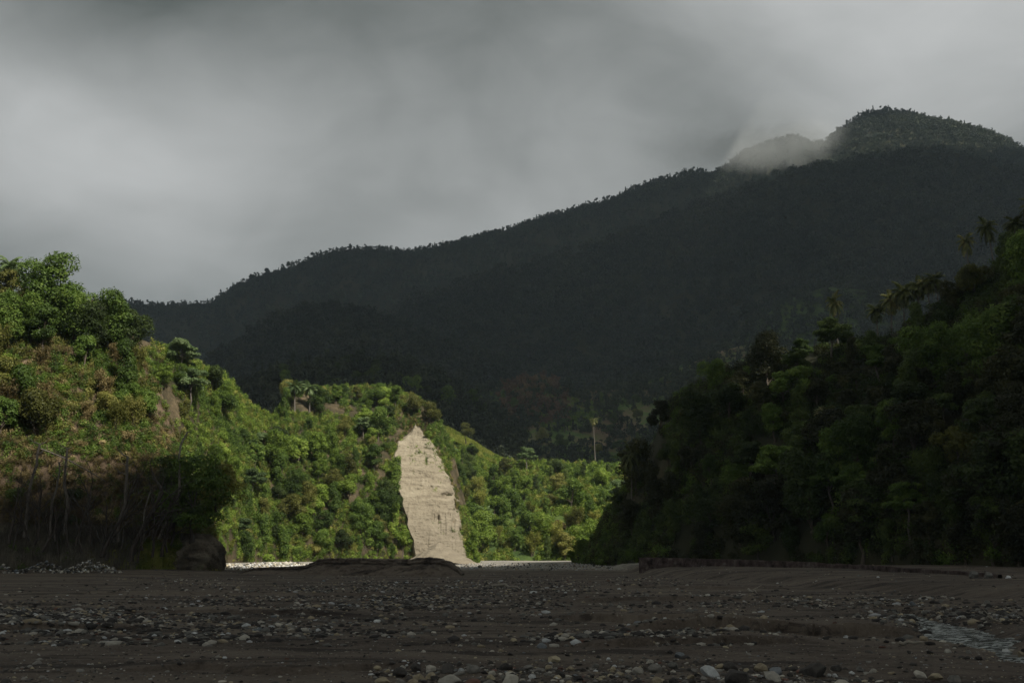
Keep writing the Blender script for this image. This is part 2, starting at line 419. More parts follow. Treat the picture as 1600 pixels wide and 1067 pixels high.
for s in range(4):
    t_, c_ = bush(100 + s, [1.7, 1.4, 2.0, 1.6][s], [1300, 1000, 1500, 1100][s], .26, [.8, 1.1, .7, 1.2][s])
    reg('leafy_bush', [('stems', t_.mesh('stems', BARK_M)), ('foliage', c_.mesh('foliage', LEAF['mid']))])
for s in range(3):
    t_, c_ = drybush(110 + s, [3.0, 2.4, 3.6][s])
    reg('dry_shrub', [('stems', t_.mesh('stems', BARK_P)), ('foliage', c_.mesh('foliage', LEAF['brown']))])
for s in range(5):
    reg('bare_tree', [('trunk', baretree(120 + s, [10, 9, 11, 8, 9.5][s], [.20, .16, .24, .15, .18][s], [.1, -.12, .05, .2, -.05][s], 1.0, 5).mesh('trunk', BARK_D, True))])

THINGS = []
def plant(kind, P, scale=1.0, colour=None, zone='', rot=None, var=None, label=None, cat=None, group=None, sz=None, word=None, rs=np.random.RandomState(5)):
    """one plant: an Empty at its foot with its parts as children (every part its own object, mesh data shared)"""
    vs = PROTO[kind]; v = vs[(rs.randint(len(vs)) if var is None else var) % len(vs)]
    e = bpy.data.objects.new(kind, None); COL.objects.link(e); e.empty_display_size = .3
    e.location = tuple(P); e.rotation_euler = (rs.normal() * .04, rs.normal() * .04, rs.uniform(0, 6.28) if rot is None else rot)
    e.scale = (scale, scale, scale * (sz or 1.0))
    for pn, me in v:
        o = bpy.data.objects.new(pn, me); COL.objects.link(o); o.parent = e
        if colour and pn in ('crown', 'foliage'):
            o.material_slots[0].link = 'OBJECT'; o.material_slots[0].material = LEAF[colour]
    e['category'] = cat or {'broadleaf_tree': 'tree', 'tiered_tree': 'tree', 'spreading_tree': 'tree', 'vine_covered_tree': 'tree', 'coconut_palm': 'palm tree', 'bamboo_clump': 'bamboo',
                            'leafy_bush': 'bush', 'dry_shrub': 'shrub', 'bare_tree': 'bare tree'}[kind]
    if label: e['label'] = label
    if group: e['group'] = group
    THINGS.append((e, kind, colour, zone, word))
    return e

# ------------------------------------------------------------------ leaf masses as GN scatter (stuff only)
def scatter(name, P, rot, scl, idx, protos, label, seed=0):
    """one stuff object: clumps of leaves spread over the points P"""
    me = bpy.data.meshes.new(name); n = len(P)
    me.vertices.add(n); me.vertices.foreach_set('co', np.asarray(P, np.float32).ravel())
    a = me.attributes.new('rotz', 'FLOAT_VECTOR', 'POINT'); a.data.foreach_set('vector', np.asarray(rot, np.float32).ravel())
    a = me.attributes.new('scl', 'FLOAT_VECTOR', 'POINT'); a.data.foreach_set('vector', np.asarray(scl, np.float32).ravel())
    a = me.attributes.new('idx', 'INT', 'POINT'); a.data.foreach_set('value', np.asarray(idx, np.int32))
    o = link(name, me); tag(o, label, name.replace('_', ' '), kind='stuff')
    ng = bpy.data.node_groups.new(name + '_scatter', 'GeometryNodeTree')
    ng.interface.new_socket('Geometry', in_out='INPUT', socket_type='NodeSocketGeometry')
    ng.interface.new_socket('Geometry', in_out='OUTPUT', socket_type='NodeSocketGeometry')
    gi = ng.nodes.new('NodeGroupInput'); go = ng.nodes.new('NodeGroupOutput')
    ci = ng.nodes.new('GeometryNodeCollectionInfo'); ci.inputs['Collection'].default_value = protos
    ci.inputs['Separate Children'].default_value = True; ci.inputs['Reset Children'].default_value = True
    ip = ng.nodes.new('GeometryNodeInstanceOnPoints'); ip.inputs['Pick Instance'].default_value = True
    def na(nm, ty):
        q = ng.nodes.new('GeometryNodeInputNamedAttribute'); q.data_type = ty; q.inputs['Name'].default_value = nm
        return [s for s in q.outputs if s.enabled and s.name == 'Attribute'][0]
    L = ng.links
    L.new(gi.outputs[0], ip.inputs['Points']); L.new(ci.outputs[0], ip.inputs['Instance'])
    L.new(na('idx', 'INT'), ip.inputs['Instance Index']); L.new(na('rotz', 'FLOAT_VECTOR'), ip.inputs['Rotation'])
    L.new(na('scl', 'FLOAT_VECTOR'), ip.inputs['Scale']); L.new(ip.outputs[0], go.inputs[0])
    md = o.modifiers.new('scatter', 'NODES'); md.node_group = ng
    return o
def protoset(name, meshes):
    c = bpy.data.collections.new(name)
    for i, m in enumerate(meshes):
        o = bpy.data.objects.new('%s_%02d' % (name, i), m); c.objects.link(o)
    return c
def clump(seed, n, R, size, tall=1.0, mat='mid', hang=0.0):
    rs = np.random.RandomState(seed); b = Buf(); d = rdirs(n, rs, .3)
    p = d * [R, R, R * tall] * rs.uniform(.35, 1.05, (n, 1)); p[:, 2] += R * tall * .3
    if hang: p[:, 2] -= rs.exponential(hang, n)
    leaves(b, p, d + rs.normal(size=(n, 3)) * .6, size, rs, .6, droop=.5)
    return b.mesh('leaf_clump', LEAF[mat])
UG = {}
for m_ in ('shade', 'deep', 'mid', 'bright', 'olive', 'brown', 'yellow'):
    UG[m_] = [clump(200 + i, 150, 1.0, .26, .8, m_) for i in range(2)] + [clump(220 + i, 190, .75, .25, 1.9, m_, .5) for i in range(2)]
def ugset(name, mats): return protoset(name, [m for k in mats for m in UG[k]])
def fartree(seed, n, H, R, size, mat, kind=0):
    rs = np.random.RandomState(seed); b = Buf()
    if kind == 0:
        C = np.stack([rs.normal(size=5) * R * .45, rs.normal(size=5) * R * .45, H * .72 + rs.normal(size=5) * R * .3], 1)
        j = rs.randint(0, 5, n); d = rdirs(n, rs, .4); p = C[j] + d * R * .55 * rs.uniform(.6, 1.1, (n, 1))
    else:
        z = rs.uniform(.25, 1, n); d = rdirs(n, rs, .1); p = np.stack([d[:, 0] * R * (1.15 - z) * .8, d[:, 1] * R * (1.15 - z) * .8, z * H], 1)
    leaves(b, p, d + rs.normal(size=(n, 3)) * .5, size, rs, .75)
    tube(b, [[0, 0, -1], [0, 0, H * .4], [0, 0, H * .8]], [.25, .2, .1], 4)
    return b.mesh('far_tree', LEAF[mat])
FARSET = protoset('far_tree_kinds', [fartree(300 + i, 110, [9, 11, 8, 12, 13][i], [4.2, 3.6, 4.6, 2.6, 2.2][i], 1.5, 'far', 0 if i < 3 else i % 2) for i in range(5)])
FARDSET = protoset('far_dark_tree_kinds', [fartree(360 + i, 110, [9, 11, 8, 12, 10][i], [4.4, 3.8, 4.8, 3.0, 4.0][i], 1.5, 'fard', 0) for i in range(5)])
FARBSET = protoset('far_brown_tree_kinds', [fartree(330 + i, 110, [9, 11, 8][i], [4.2, 3.6, 4.6][i], 1.4, 'farb' if i else 'far', 0) for i in range(3)])

# ------------------------------------------------------------------ hills
class Hill:
    """ridge with a steep front face. columns are vertical planes through photo columns, rows climb from the foot to the crest and down the back"""
    def __init__(s, name, crest, yc, yf, zf, mat, lift=0, power=.75, amp=2.0, ns=.05, back=.5, nu=160, nv=60, seed=0, label=None):
        pxs = np.linspace(crest[0][0], crest[-1][0], nu)
        cy = np.interp(pxs, [c[0] for c in crest], [c[1] for c in crest]) + lift
        Yc = np.interp(pxs, [c[0] for c in yc], [c[1] for c in yc]); Yf = np.interp(pxs, [c[0] for c in yf], [c[1] for c in yf])
        Zf = np.interp(pxs, [c[0] for c in zf], [c[1] for c in zf])
        Zc = np.array([W(a, b, c)[2] for a, b, c in zip(pxs, cy, Yc)])
        v = np.linspace(0, 1, nv); nb = max(8, nv // 3); vb = np.linspace(0, 1, nb + 1)[1:]
        Y = Yf[:, None] + (Yc - Yf)[:, None] * v[None]
        Z = Zf[:, None] + (Zc - Zf)[:, None] * (v ** power)[None]
        depth = (Yc - Yf) * back + 20
        Yb = Yc[:, None] + depth[:, None] * vb[None]
        Zb = Zc[:, None] + (Zf - 2 - Zc)[:, None] * (vb ** 1.4)[None]
        Y = np.concatenate([Y, Yb], 1); Z = np.concatenate([Z, Zb], 1)
        ex = np.concatenate([np.sin(np.pi * v) ** .6, np.sin(np.pi * vb) ** .8])
        ex[:nv] *= 1
        # photo-column x at crest depth, kept in its plane
        a = np.array([(W(p, 700, 1000)[0]) / 1000 for p in pxs])
        k = np.array([(W(p, c, 1000)[0]) / 1000 for p, c in zip(pxs, cy)])
        kk = k[:, None]
        X = kk * Y
        nzx = fbm(X * ns, Z * ns * .35 + Y * ns * .4, seed + 3, 5, .55) - .5
        nzy = fbm(X * ns * 2.7 + 5, Z * ns * 1.9, seed + 9, 4) - .5
        Y = Y + (nzx * amp * 2.6 + nzy * amp * .8) * ex[None]
        Z = Z + nzy * amp * .7 * ex[None]
        s.P = np.stack([X, Y, Z], -1); s.nv = nv; s.pxs = pxs; s.amp = amp
        P2 = s.P.copy(); P2[:, 0, 2] -= 3; P2[:, -1, 2] -= 6
        V = P2.reshape(-1, 3)
        me = mesh_np(name, V, grid_faces(*P2.shape[:2]), mat, True)
        s.o = link(name, me); tag(s.o, label or name.replace('_', ' '), kind='structure')
        s.fx, s.fy = PROJ(s.P[:, :nv])
    def at(s, px, py):
        """surface point seen near photo pixel (px,py) on the front face"""
        i = np.interp(px, s.pxs, np.arange(len(s.pxs))); i0 = int(np.clip(i, 0, len(s.pxs) - 2)); f = i - i0
        col = s.P[i0, :s.nv] * (1 - f) + s.P[i0 + 1, :s.nv] * f
        cpx, cpy = PROJ(col)
        c = np.minimum.accumulate(cpy) - np.arange(len(cpy)) * 1e-4
        j = np.interp(-py, -c, np.arange(len(c))); j0 = int(min(j, len(c) - 2)); g = j - j0
        return col[j0] * (1 - g) + col[j0 + 1] * g
    def sample(s, n, rs, vmin=0.0, vmax=1.0, p0=None, p1=None):
        """random surface points, even over the face as seen"""
        lo = np.searchsorted(s.pxs, p0 if p0 is not None else -9999); hi = np.searchsorted(s.pxs, p1 if p1 is not None else 9999) - 1
        u = rs.uniform(max(lo, 0), min(hi, len(s.pxs) - 2) + .999, n * 3); v = rs.uniform(vmin, vmax, n * 3) * (s.nv - 1.001)
        i = u.astype(int); j = v.astype(int); fu = (u - i)[:, None]; fv = (v - j)[:, None]
        i = np.clip(i, 0, len(s.pxs) - 2)
        A = s.P[i, j]; B = s.P[i + 1, j]; C = s.P[i, j + 1]; D = s.P[i + 1, j + 1]
        P = (A * (1 - fu) + B * fu) * (1 - fv) + (C * (1 - fu) + D * fu) * fv
        area = np.linalg.norm(np.cross(B - A, C - A), axis=1)
        k = rs.uniform(size=n * 3) < area / np.percentile(area, 90)
        return P[k][:n]

LH = Hill('left_hill', [(-420, 330), (-200, 400), (-80, 440), (0, 462), (60, 462), (130, 480), (190, 520), (225, 560), (255, 620), (280, 690), (300, 745), (318, 785), (331, 815), (337, 850), (339, 893)],
          [(-400, 190), (0, 200), (200, 205), (280, 196), (340, 184)], [(-400, 150), (0, 160), (250, 168), (340, 172)], [(-400, 1.5), (340, .6)], SOIL_LEFT, lift=0, power=.6, amp=2.6, ns=.08, nu=200, nv=60, seed=11,
          label='steep wooded hillside in cloud shadow at its foot')
MH = Hill('middle_hill', [(120, 470), (180, 505), (220, 530), (260, 545), (290, 560), (350, 588), (390, 632), (425, 650), (450, 622), (480, 608), (560, 604), (610, 606), (650, 620), (680, 642), (697, 672), (712, 720), (724, 770), (736, 822), (748, 884)],
          [(120, 235), (300, 262), (430, 330), (500, 365), (640, 372), (748, 340)], [(120, 214), (260, 226), (340, 250), (430, 285), (560, 305), (640, 318), (748, 325)], [(120, 1.5), (748, 1.8)], SOIL_HILL, power=.62, amp=4.6, ns=.05, nu=260, nv=80, seed=21,
          label='sunlit forested hill with the bare cliff')
VS = Hill('valley_slope', [(600, 660), (690, 690), (740, 703), (775, 716), (800, 722), (900, 724), (960, 726), (1060, 728)],
          [(600, 440), (700, 450), (800, 470), (1060, 470)], [(600, 385), (740, 385), (860, 380), (1060, 385)], [(600, 2), (1060, 2)], SOIL_GREEN, power=.8, amp=4, ns=.035, nu=180, nv=60, seed=31, back=2.2,
          label='sunlit wooded slope below the terrace edge')
RH = Hill('right_hill', [(905, 884), (925, 850), (950, 800), (990, 740), (1020, 690), (1045, 630), (1090, 600), (1140, 575), (1220, 560), (1300, 540), (1380, 530), (1450, 490), (1520, 440), (1600, 400), (1800, 330), (2100, 300)],
          [(905, 320), (1000, 300), (1200, 270), (1400, 245), (1600, 225), (2100, 190)], [(905, 300), (1000, 240), (1200, 205), (1400, 170), (1600, 140), (2100, 110)], [(905, 2.2), (1200, 2.5), (1600, 2.0), (2100, 2)], SOIL_DARK, power=.72, amp=4, ns=.045, nu=240, nv=70, seed=41,
          label='shaded forested hillside behind the low wall')
DH = Hill('dark_hill', [(280, 640), (330, 625), (400, 600), (450, 580), (520, 572), (600, 567), (660, 585), (720, 612), (770, 650), (820, 690)],
          [(280, 540), (820, 560)], [(280, 440), (820, 470)], [(280, 2), (820, 2)], SOIL_DARK, power=.8, amp=6, ns=.02, nu=120, nv=40, seed=51, label='shaded wooded hill behind the sunlit hill')
BS = Hill('field_slope', [(640, 640), (700, 612), (760, 608), (800, 598), (850, 590), (900, 614), (960, 606), (1040, 586), (1120, 550), (1200, 530), (1300, 560)],
          [(640, 800), (1300, 820)], [(640, 560), (1300, 570)], [(640, 26), (1300, 26)], SOIL_FIELD, power=.85, amp=9, ns=.012, nu=160, nv=60, seed=61, label='shaded slope with patches of field and brown trees')
RS_ = Hill('right_spur', [(900, 640), (980, 600), (1040, 580), (1120, 548), (1170, 512), (1230, 468), (1290, 448), (1380, 455), (1450, 470), (1600, 480)],
           [(900, 1050), (1600, 1050)], [(900, 830), (1600, 800)], [(900, 30), (1600, 30)], SOIL_GREEN, power=.85, amp=12, ns=.01, nu=120, nv=40, seed=71, label='greenish spur at the foot of the mountain')
M1 = Hill('near_mountain_spur', [(150, 640), (300, 590), (360, 552), (420, 512), (470, 487), (520, 483), (580, 494), (640, 512), (720, 545), (800, 572), (900, 600), (1000, 640)],
          [(150, 1050), (1000, 1050)], [(150, 800), (1000, 800)], [(150, 10), (1000, 20)], SOIL_DARK, power=.8, amp=14, ns=.008, nu=140, nv=40, seed=81, label='dark spur of the mountain')
M2 = Hill('middle_mountain', [(250, 620), (400, 560), (560, 510), (700, 455), (780, 430), (860, 408), (940, 386), (1020, 352), (1100, 320), (1200, 284), (1260, 264), (1330, 257), (1420, 238), (1500, 240), (1560, 262), (1650, 280), (1850, 340), (2100, 420)],
          [(250, 1400), (2100, 1450)], [(250, 900), (2100, 900)], [(250, 10), (2100, 20)], SOIL_DARK, power=.95, amp=75, ns=.0038, nu=260, nv=70, seed=91, label='dark forested flank of the mountain')
M3 = Hill('high_mountain', [(-600, 520), (-200, 470), (100, 474), (200, 474), (260, 478), (330, 473), (370, 446), (400, 434), (450, 419), (520, 392), (580, 389), (640, 394), (700, 381), (760, 366), (800, 358), (850, 338), (900, 328), (950, 313), (1000, 293), (1050, 280), (1085, 270), (1112, 275), (1135, 262), (1160, 240), (1200, 224), (1240, 214), (1270, 226), (1290, 221), (1320, 197), (1350, 178), (1385, 173), (1420, 179), (1460, 188), (1500, 197), (1560, 214), (1590, 229), (1640, 258), (1850, 380), (2100, 480)],
          [(-600, 1900), (1100, 1900), (2100, 1800)], [(-600, 1400), (2100, 1350)], [(-600, 10), (2100, 20)], SOIL_DARK, power=1.0, amp=80, ns=.0034, nu=420, nv=70, seed=101, label='high forested mountain ridge running up into the cloud')
# valley floor terrace behind the valley slope
def terrace():
    n = 60; m = 30
    px = np.linspace(640, 1100, n); Y = np.linspace(462, 640, m)
    z0 = W(850, 726, 470)[2]
    X = ((px[:, None] - 800) / 1600) * Y[None] * 1.0
    Z = z0 + (Y[None] - 470) * .04 + 1.2 * (fbm(X * .03, Y[None] * .03 + X * 0, 7) - .5)
    Z[:, 0] -= 8
    P = np.stack([X, Y[None] + 0 * X, Z], -1)
    me = mesh_np('terrace_ground', P.reshape(-1, 3), grid_faces(n, m), SOIL_FIELD, True)
    tag(link('terrace_ground', me), 'flat farmed ground behind the terrace edge', kind='structure')
terrace()
def meadow():
    """grassy shoulder above the sunlit slope"""
    n, m = 60, 40
    P = np.zeros((n, m, 3))
    for i, px in enumerate(np.linspace(655, 790, n)):
        top = np.interp(px, [655, 668, 700, 740, 775, 790], [664, 662, 667, 690, 714, 722]); c0 = VS.P[int(np.clip(np.searchsorted(VS.pxs, px), 0, len(VS.pxs) - 1)), VS.nv - 4]
        c1 = W(px, top, 486)
        for j, t in enumerate(np.linspace(0, 1, m)):
            P[i, j] = c0 * (1 - t) + c1 * t + np.array([0, 0, 1.2 * math.sin(math.pi * t)])
    P[..., 2] += .8 * (fbm(P[..., 0] * .15, P[..., 1] * .15, 4) - .5)
    P[:, -1, 2] -= 6; P[:, 0, 2] -= 1.5
    me = mesh_np('meadow', P.reshape(-1, 3), grid_faces(n, m), MEADOW, True)
    tag(link('meadow', me), 'bright green grassy shoulder above the cliff', kind='structure')
    return P
MP = meadow()

# ------------------------------------------------------------------ river bed
def bed_z(X, Y):
    X = np.asarray(X, float); Y = np.asarray(Y, float)
    base = .006 * np.clip(Y - 40, 0, 420) + .011 * np.clip(Y - 196, 0, 190)
    z = base + .42 * (fbm(X * .05, Y * .075, 1, 4) - .5) + .14 * (fbm(X * .3, Y * .3, 5, 4) - .5) + .10 * (fbm(X * 1.3, Y * 1.7, 6, 4, .6) - .5) * sstep(90, 30, np.hypot(X, Y))
    d = np.hypot(X, Y)
    z = z * sstep(4, 22, d) + 0 * d
    # raised ground along the left bank
    z = z + sstep(-34, -60, X) * sstep(120, 165, Y) * .75
    # right bank: foot line X = 30 at Y=60 to 21 at Y=160, climbs away from the river in two slumped steps
    foot = np.interp(Y, [20, 60, 100, 160, 240, 300, 600], [38, 30.5, 26, 20.5, 24, 27, 30]) + 1.6 * (fbm(Y * .09, Y * 0, 8, 3) - .5)
    q = X - foot + 1.0 * (vnoise(Y * .5, X * .12, 12) - .5)
    up = np.interp(Y, [20, 60, 90, 180, 300], [.5, .62, .62, 1.25, .9])
    bank = sstep(0, 3.2, q) * .72 + sstep(3.4, 5.2, q) * .22 + sstep(6, 12, q) * .25
    z = z + up * bank * sstep(30, 55, Y)
    z = z - .12 * np.exp(-((q + .8) / 1.2) ** 2) * sstep(30, 55, Y)
    # low erosion scarps in the sand, centre right
    for (x0, x1, y0, h, sd) in SCARP:
        inx = sstep(x0 - 1.5, x0 + 1.5, X) * sstep(x1 + 1.5, x1 - 1.5, X)
        e = Y - (y0 + (fbm(X * .45, X * 0, sd, 5, .62) - .5) * 4.5)
        z = z + inx * h * sstep(-.04, .12, e) * sstep(7, 2.5, e)
    # stream channel
    dd, s = stream_d(X, Y)
    z = z - .34 * np.exp(-(dd / (.3 + 1.25 * s)) ** 4) - .05 * np.exp(-(dd / 3.5) ** 2)
    return z
SCARP = [(2.2, 9.5, 41.5, .30, 31), (3.6, 12.5, 33.0, .34, 32), (1.8, 8, 28.5, .18, 33), (-7.5, -1.6, 20.5, .12, 34), (-17, -7, 46, .16, 35), (3, 16, 60, .20, 36), (-30, -8, 70, .18, 37), (7, 22, 84, .22, 38), (-24, -12, 32.5, .18, 39)]
def g0(px, py):
    """flat-bed point under a pixel"""
    r = (py - 884.5) / 1600.0
    Y = (2.0 + .006 * 40) / (r + .006)
    if Y < 40: Y = 2.0 / r
    return np.array([(px - 800) / 1600.0 * Y * 1.0, Y])
STREAM = np.array([g0(1330, 936), g0(1395, 944), g0(1430, 952), g0(1462, 966), g0(1480, 978), g0(1520, 994), g0(1556, 1004), g0(1600, 1013), g0(1680, 1022), g0(1850, 1040)])
SW = np.array([.08, .10, .2, .85, 1.25, .22, .12, .55, .6, .7])
def stream_d(X, Y):
    best = np.full(np.shape(X), 1e9); sw = np.zeros(np.shape(X))
    for k in range(len(STREAM) - 1):
        a, b = STREAM[k], STREAM[k + 1]; ab = b - a
        t = np.clip(((X - a[0]) * ab[0] + (Y - a[1]) * ab[1]) / (ab @ ab), 0, 1)
        d = np.hypot(X - a[0] - t * ab[0], Y - a[1] - t * ab[1])
        m = d < best
        best = np.where(m, d, best); sw = np.where(m, SW[k] * (1 - t) + SW[k + 1] * t, sw)
    return best, sw
def bedmat():
    m, t = newmat('dark_volcanic_sand')
    g = t.n('ShaderNodeNewGeometry').outputs['Position']
    st = t.n('ShaderNodeMapping', {'Vector': g, 'Scale': (.3, 1.2, 1.0)}).outputs[0]
    a = t.noise(st, .16, 6, .62); b = t.noise(g, 1.3, 5, .7); c = t.noise(g, 11.0, 4, .75)
    f = t.math('ADD', t.math('MULTIPLY', a, .55), t.math('ADD', t.math('MULTIPLY', b, .27), t.math('MULTIPLY', c, .22)))
    col = t.ramp(f, [(.40, (.034, .025, .020)), (.47, (.070, .055, .043)), (.53, (.106, .085, .067)), (.60, (.132, .108, .084)), (.70, (.165, .14, .11))])
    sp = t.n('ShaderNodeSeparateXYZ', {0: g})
    dry = t.math('MULTIPLY', t.n('ShaderNodeMapRange', {0: sp.outputs[1], 1: 205.0, 2: 240.0}).outputs[0], 1.0, clamp=True)  # sand colour goes paler upstream, from mid distance on
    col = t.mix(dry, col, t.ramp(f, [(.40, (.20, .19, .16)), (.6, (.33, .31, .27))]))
    wn = t.noise(t.n('ShaderNodeMapping', {'Vector': g, 'Scale': (.16, .75, 1.0)}).outputs[0], .8, 5, .62, .6)
    wet = t.n('ShaderNodeMapRange', {0: wn, 1: .54, 2: .60}).outputs[0]
    col = t.mix(t.math('MULTIPLY', wet, .72), col, (.016, .011, .009, 1))
    speck = t.n('ShaderNodeTexVoronoi', {'Vector': g, 'Scale': 7.0, 'Randomness': 1.0})
    pk = t.math('MULTIPLY', t.math('LESS_THAN', speck.outputs['Distance'], .22), t.math('GREATER_THAN', t.n('ShaderNodeSeparateColor', {0: speck.outputs['Color']}).outputs[0], .72))
    col = t.mix(t.math('MULTIPLY', pk, .6), col, (.24, .22, .19, 1))
    h = t.math('ADD', t.math('MULTIPLY', b, .5), t.math('MULTIPLY', c, .35))
    bp = t.n('ShaderNodeBump', {'Height': h, 'Strength': 1.0, 'Distance': .22})
    p = t.n('ShaderNodeBsdfPrincipled', {'Base Color': col, 'Roughness': .9, 'Specular IOR Level': .2, 'Normal': bp.outputs[0]})
    t.n('ShaderNodeOutputMaterial', {'Surface': p.outputs[0]}); return m
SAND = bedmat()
def riverbed():
    th = np.concatenate([np.arange(-180, -40, 5.0), np.arange(-40, -32, 1.0), np.arange(-32, 32, .11), np.arange(32, 40, 1.0), np.arange(40, 180.1, 5.0)]) * math.pi / 180
    r = [2.0]
    while r[-1] < 4000:
        q = r[-1]; r.append(q * (1.08 if q < 12 else 1.0068 if q < 130 else 1.011 if q < 330 else 1.12))
    r = np.array([0.01] + r)
    X = r[None] * np.sin(th)[:, None]; Y = r[None] * np.cos(th)[:, None]
    Z = bed_z(X, Y)
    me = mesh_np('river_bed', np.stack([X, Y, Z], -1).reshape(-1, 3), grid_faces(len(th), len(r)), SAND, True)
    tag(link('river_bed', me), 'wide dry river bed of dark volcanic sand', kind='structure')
riverbed()

def water():
    m, t = newmat('stream_water')
    g = t.n('ShaderNodeNewGeometry').outputs['Position']
    mp = t.n('ShaderNodeMapping', {'Vector': g, 'Scale': (1, 2.2, 1), 'Rotation': (0, 0, -.6)}).outputs[0]
    a = t.noise(mp, 1.3, 8, .7, 2.0)
    foam = t.ramp(a, [(.47, (0, 0, 0)), (.60, (1, 1, 1))])
    b = t.n('ShaderNodeBump', {'Height': a, 'Strength': 1.0, 'Distance': .2})
    p = t.n('ShaderNodeBsdfPrincipled', {'Base Color': t.mix(foam, (.03, .035, .03, 1), (.46, .50, .48, 1)), 'Roughness': t.math('MULTIPLY_ADD', foam, .45, .08), 'Normal': b.outputs[0]})
    t.n('ShaderNodeOutputMaterial', {'Surface': p.outputs[0]})
    # ribbon along the channel
    s = np.linspace(0, len(STREAM) - 1, 220); i = np.arange(len(STREAM))
    cx = np.interp(s, i, STREAM[:, 0]); cy = np.interp(s, i, STREAM[:, 1]); wd = np.interp(s, i, SW)
    k = np.ones(9) / 9; pad = lambda a: np.convolve(np.pad(a, 4, 'edge'), k, 'valid')
    cx, cy, wd = pad(cx), pad(cy), pad(wd)
    tx, ty = np.gradient(cx), np.gradient(cy); L = np.hypot(tx, ty); nx, ny = -ty / L, tx / L
    q = np.linspace(-1, 1, 36)
    w_ = (wd * 1.25 + .3)[:, None] * q[None]
    X = cx[:, None] + nx[:, None] * w_; Y = cy[:, None] + ny[:, None] * w_
    Z = (bed_z(cx, cy)[:, None] + .11) + .05 * (fbm(X * 2.4, Y * 2.4, 55, 3) - .5) * 2
    me = mesh_np('stream', np.stack([X, Y, Z], -1).reshape(-1, 3), grid_faces(*X.shape), m, True)
    tag(link('stream', me), 'shallow white-rippled stream between stones', kind='structure')
water()

# ---- dark eroded sand terrace in mid river
def sandbank():
    n, mm = 260, 70
    pxs = np.linspace(372, 722, n); P = np.zeros((n, mm, 3))
    top = np.interp(pxs, [372, 385, 400, 440, 478, 492, 505, 560, 640, 655, 672, 690, 703, 712, 722], [897, 893, 887, 885.5, 884, 877, 872.5, 872, 873.5, 871.5, 870.5, 873, 878, 886, 896])
    for i, px in enumerate(pxs):
        Yf = np.interp(px, [372, 480, 722], [158, 156, 140]); Y1 = Yf + np.interp(px, [372, 480, 700, 722], [2, 4, 4, 1])
        zt = W(px, top[i] + .6 * (vnoise(np.array([px * .35]), np.array([0.]), 3)[0] - .5) * 3, Y1)[2]
        zb = float(bed_z(np.array([px - 800.]) / 1600 * Yf, np.array([Yf]))[0]) - .2
        t = np.linspace(0, 1, mm)
        # face profile: sloping talus below, vertical dark crust on top, then flat top and back slope
        yy = np.interp(t, [0, .36, .40, .43, .47, .50, .54, .8, 1], [0, 2.6, 3.3, 2.9, 3.1, 3.0, 3.4, 14, 24])
        hh = np.interp(t, [0, .36, .40, .43, .47, .50, .54, .8, 1], [0, .62, .67, .78, .84, .95, 1, 1, -.3])
        P[i, :, 0] = (px - 800) / 1600 * (Yf + yy * .3); P[i, :, 1] = Yf + yy; P[i, :, 2] = zb + (zt - zb) * hh
    ns = fbm(P[..., 0] * 1.2, P[..., 2] * 2.4, 5, 5, .6) - .5
    P[..., 1] += ns * 1.1; P[..., 2] += (fbm(P[..., 0] * 2.2, P[..., 1] * 1.2, 15, 4) - .5) * .14
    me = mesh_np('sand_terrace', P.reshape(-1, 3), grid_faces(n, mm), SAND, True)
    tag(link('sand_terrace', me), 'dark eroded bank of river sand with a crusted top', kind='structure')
sandbank()

# ---- cliff
def cliffmat():
    m, t = newmat('cliff_tuff')
    g = t.n('ShaderNodeNewGeometry').outputs['Position']
    wz = t.n('ShaderNodeMapping', {'Vector': g, 'Scale': (.09, .09, .62), 'Rotation': (0, .10, 0)}).outputs[0]
    strata = t.noise(wz, 1.0, 6, .7, .4)
    vs = t.n('ShaderNodeMapping', {'Vector': g, 'Scale': (.9, .9, .06)}).outputs[0]
    streak = t.noise(vs, 1.0, 5, .7)
    fine = t.noise(g, 1.5, 5, .7)
    f = t.math('ADD', t.math('MULTIPLY', strata, .5), t.math('ADD', t.math('MULTIPLY', streak, .28), t.math('MULTIPLY', fine, .22)))
    col = t.ramp(f, [(.35, (.115, .098, .07)), (.43, (.20, .17, .122)), (.52, (.262, .228, .165)), (.64, (.335, .295, .22))])
    sp = t.n('ShaderNodeSeparateXYZ', {0: g})
    low = t.n('ShaderNodeMapRange', {0: sp.outputs[2], 1: 24.0, 2: 12.0}).outputs[0]
    col = t.mix(t.math('MULTIPLY', low, .55), col, (.19, .165, .125, 1))
    b = t.n('ShaderNodeBump', {'Height': f, 'Strength': .9, 'Distance': 1.6})
    p = t.n('ShaderNodeBsdfPrincipled', {'Base Color': col, 'Roughness': .95, 'Specular IOR Level': .1, 'Normal': b.outputs[0]})
    t.n('ShaderNodeOutputMaterial', {'Surface': p.outputs[0]}); return m
CLIFFM = cliffmat()
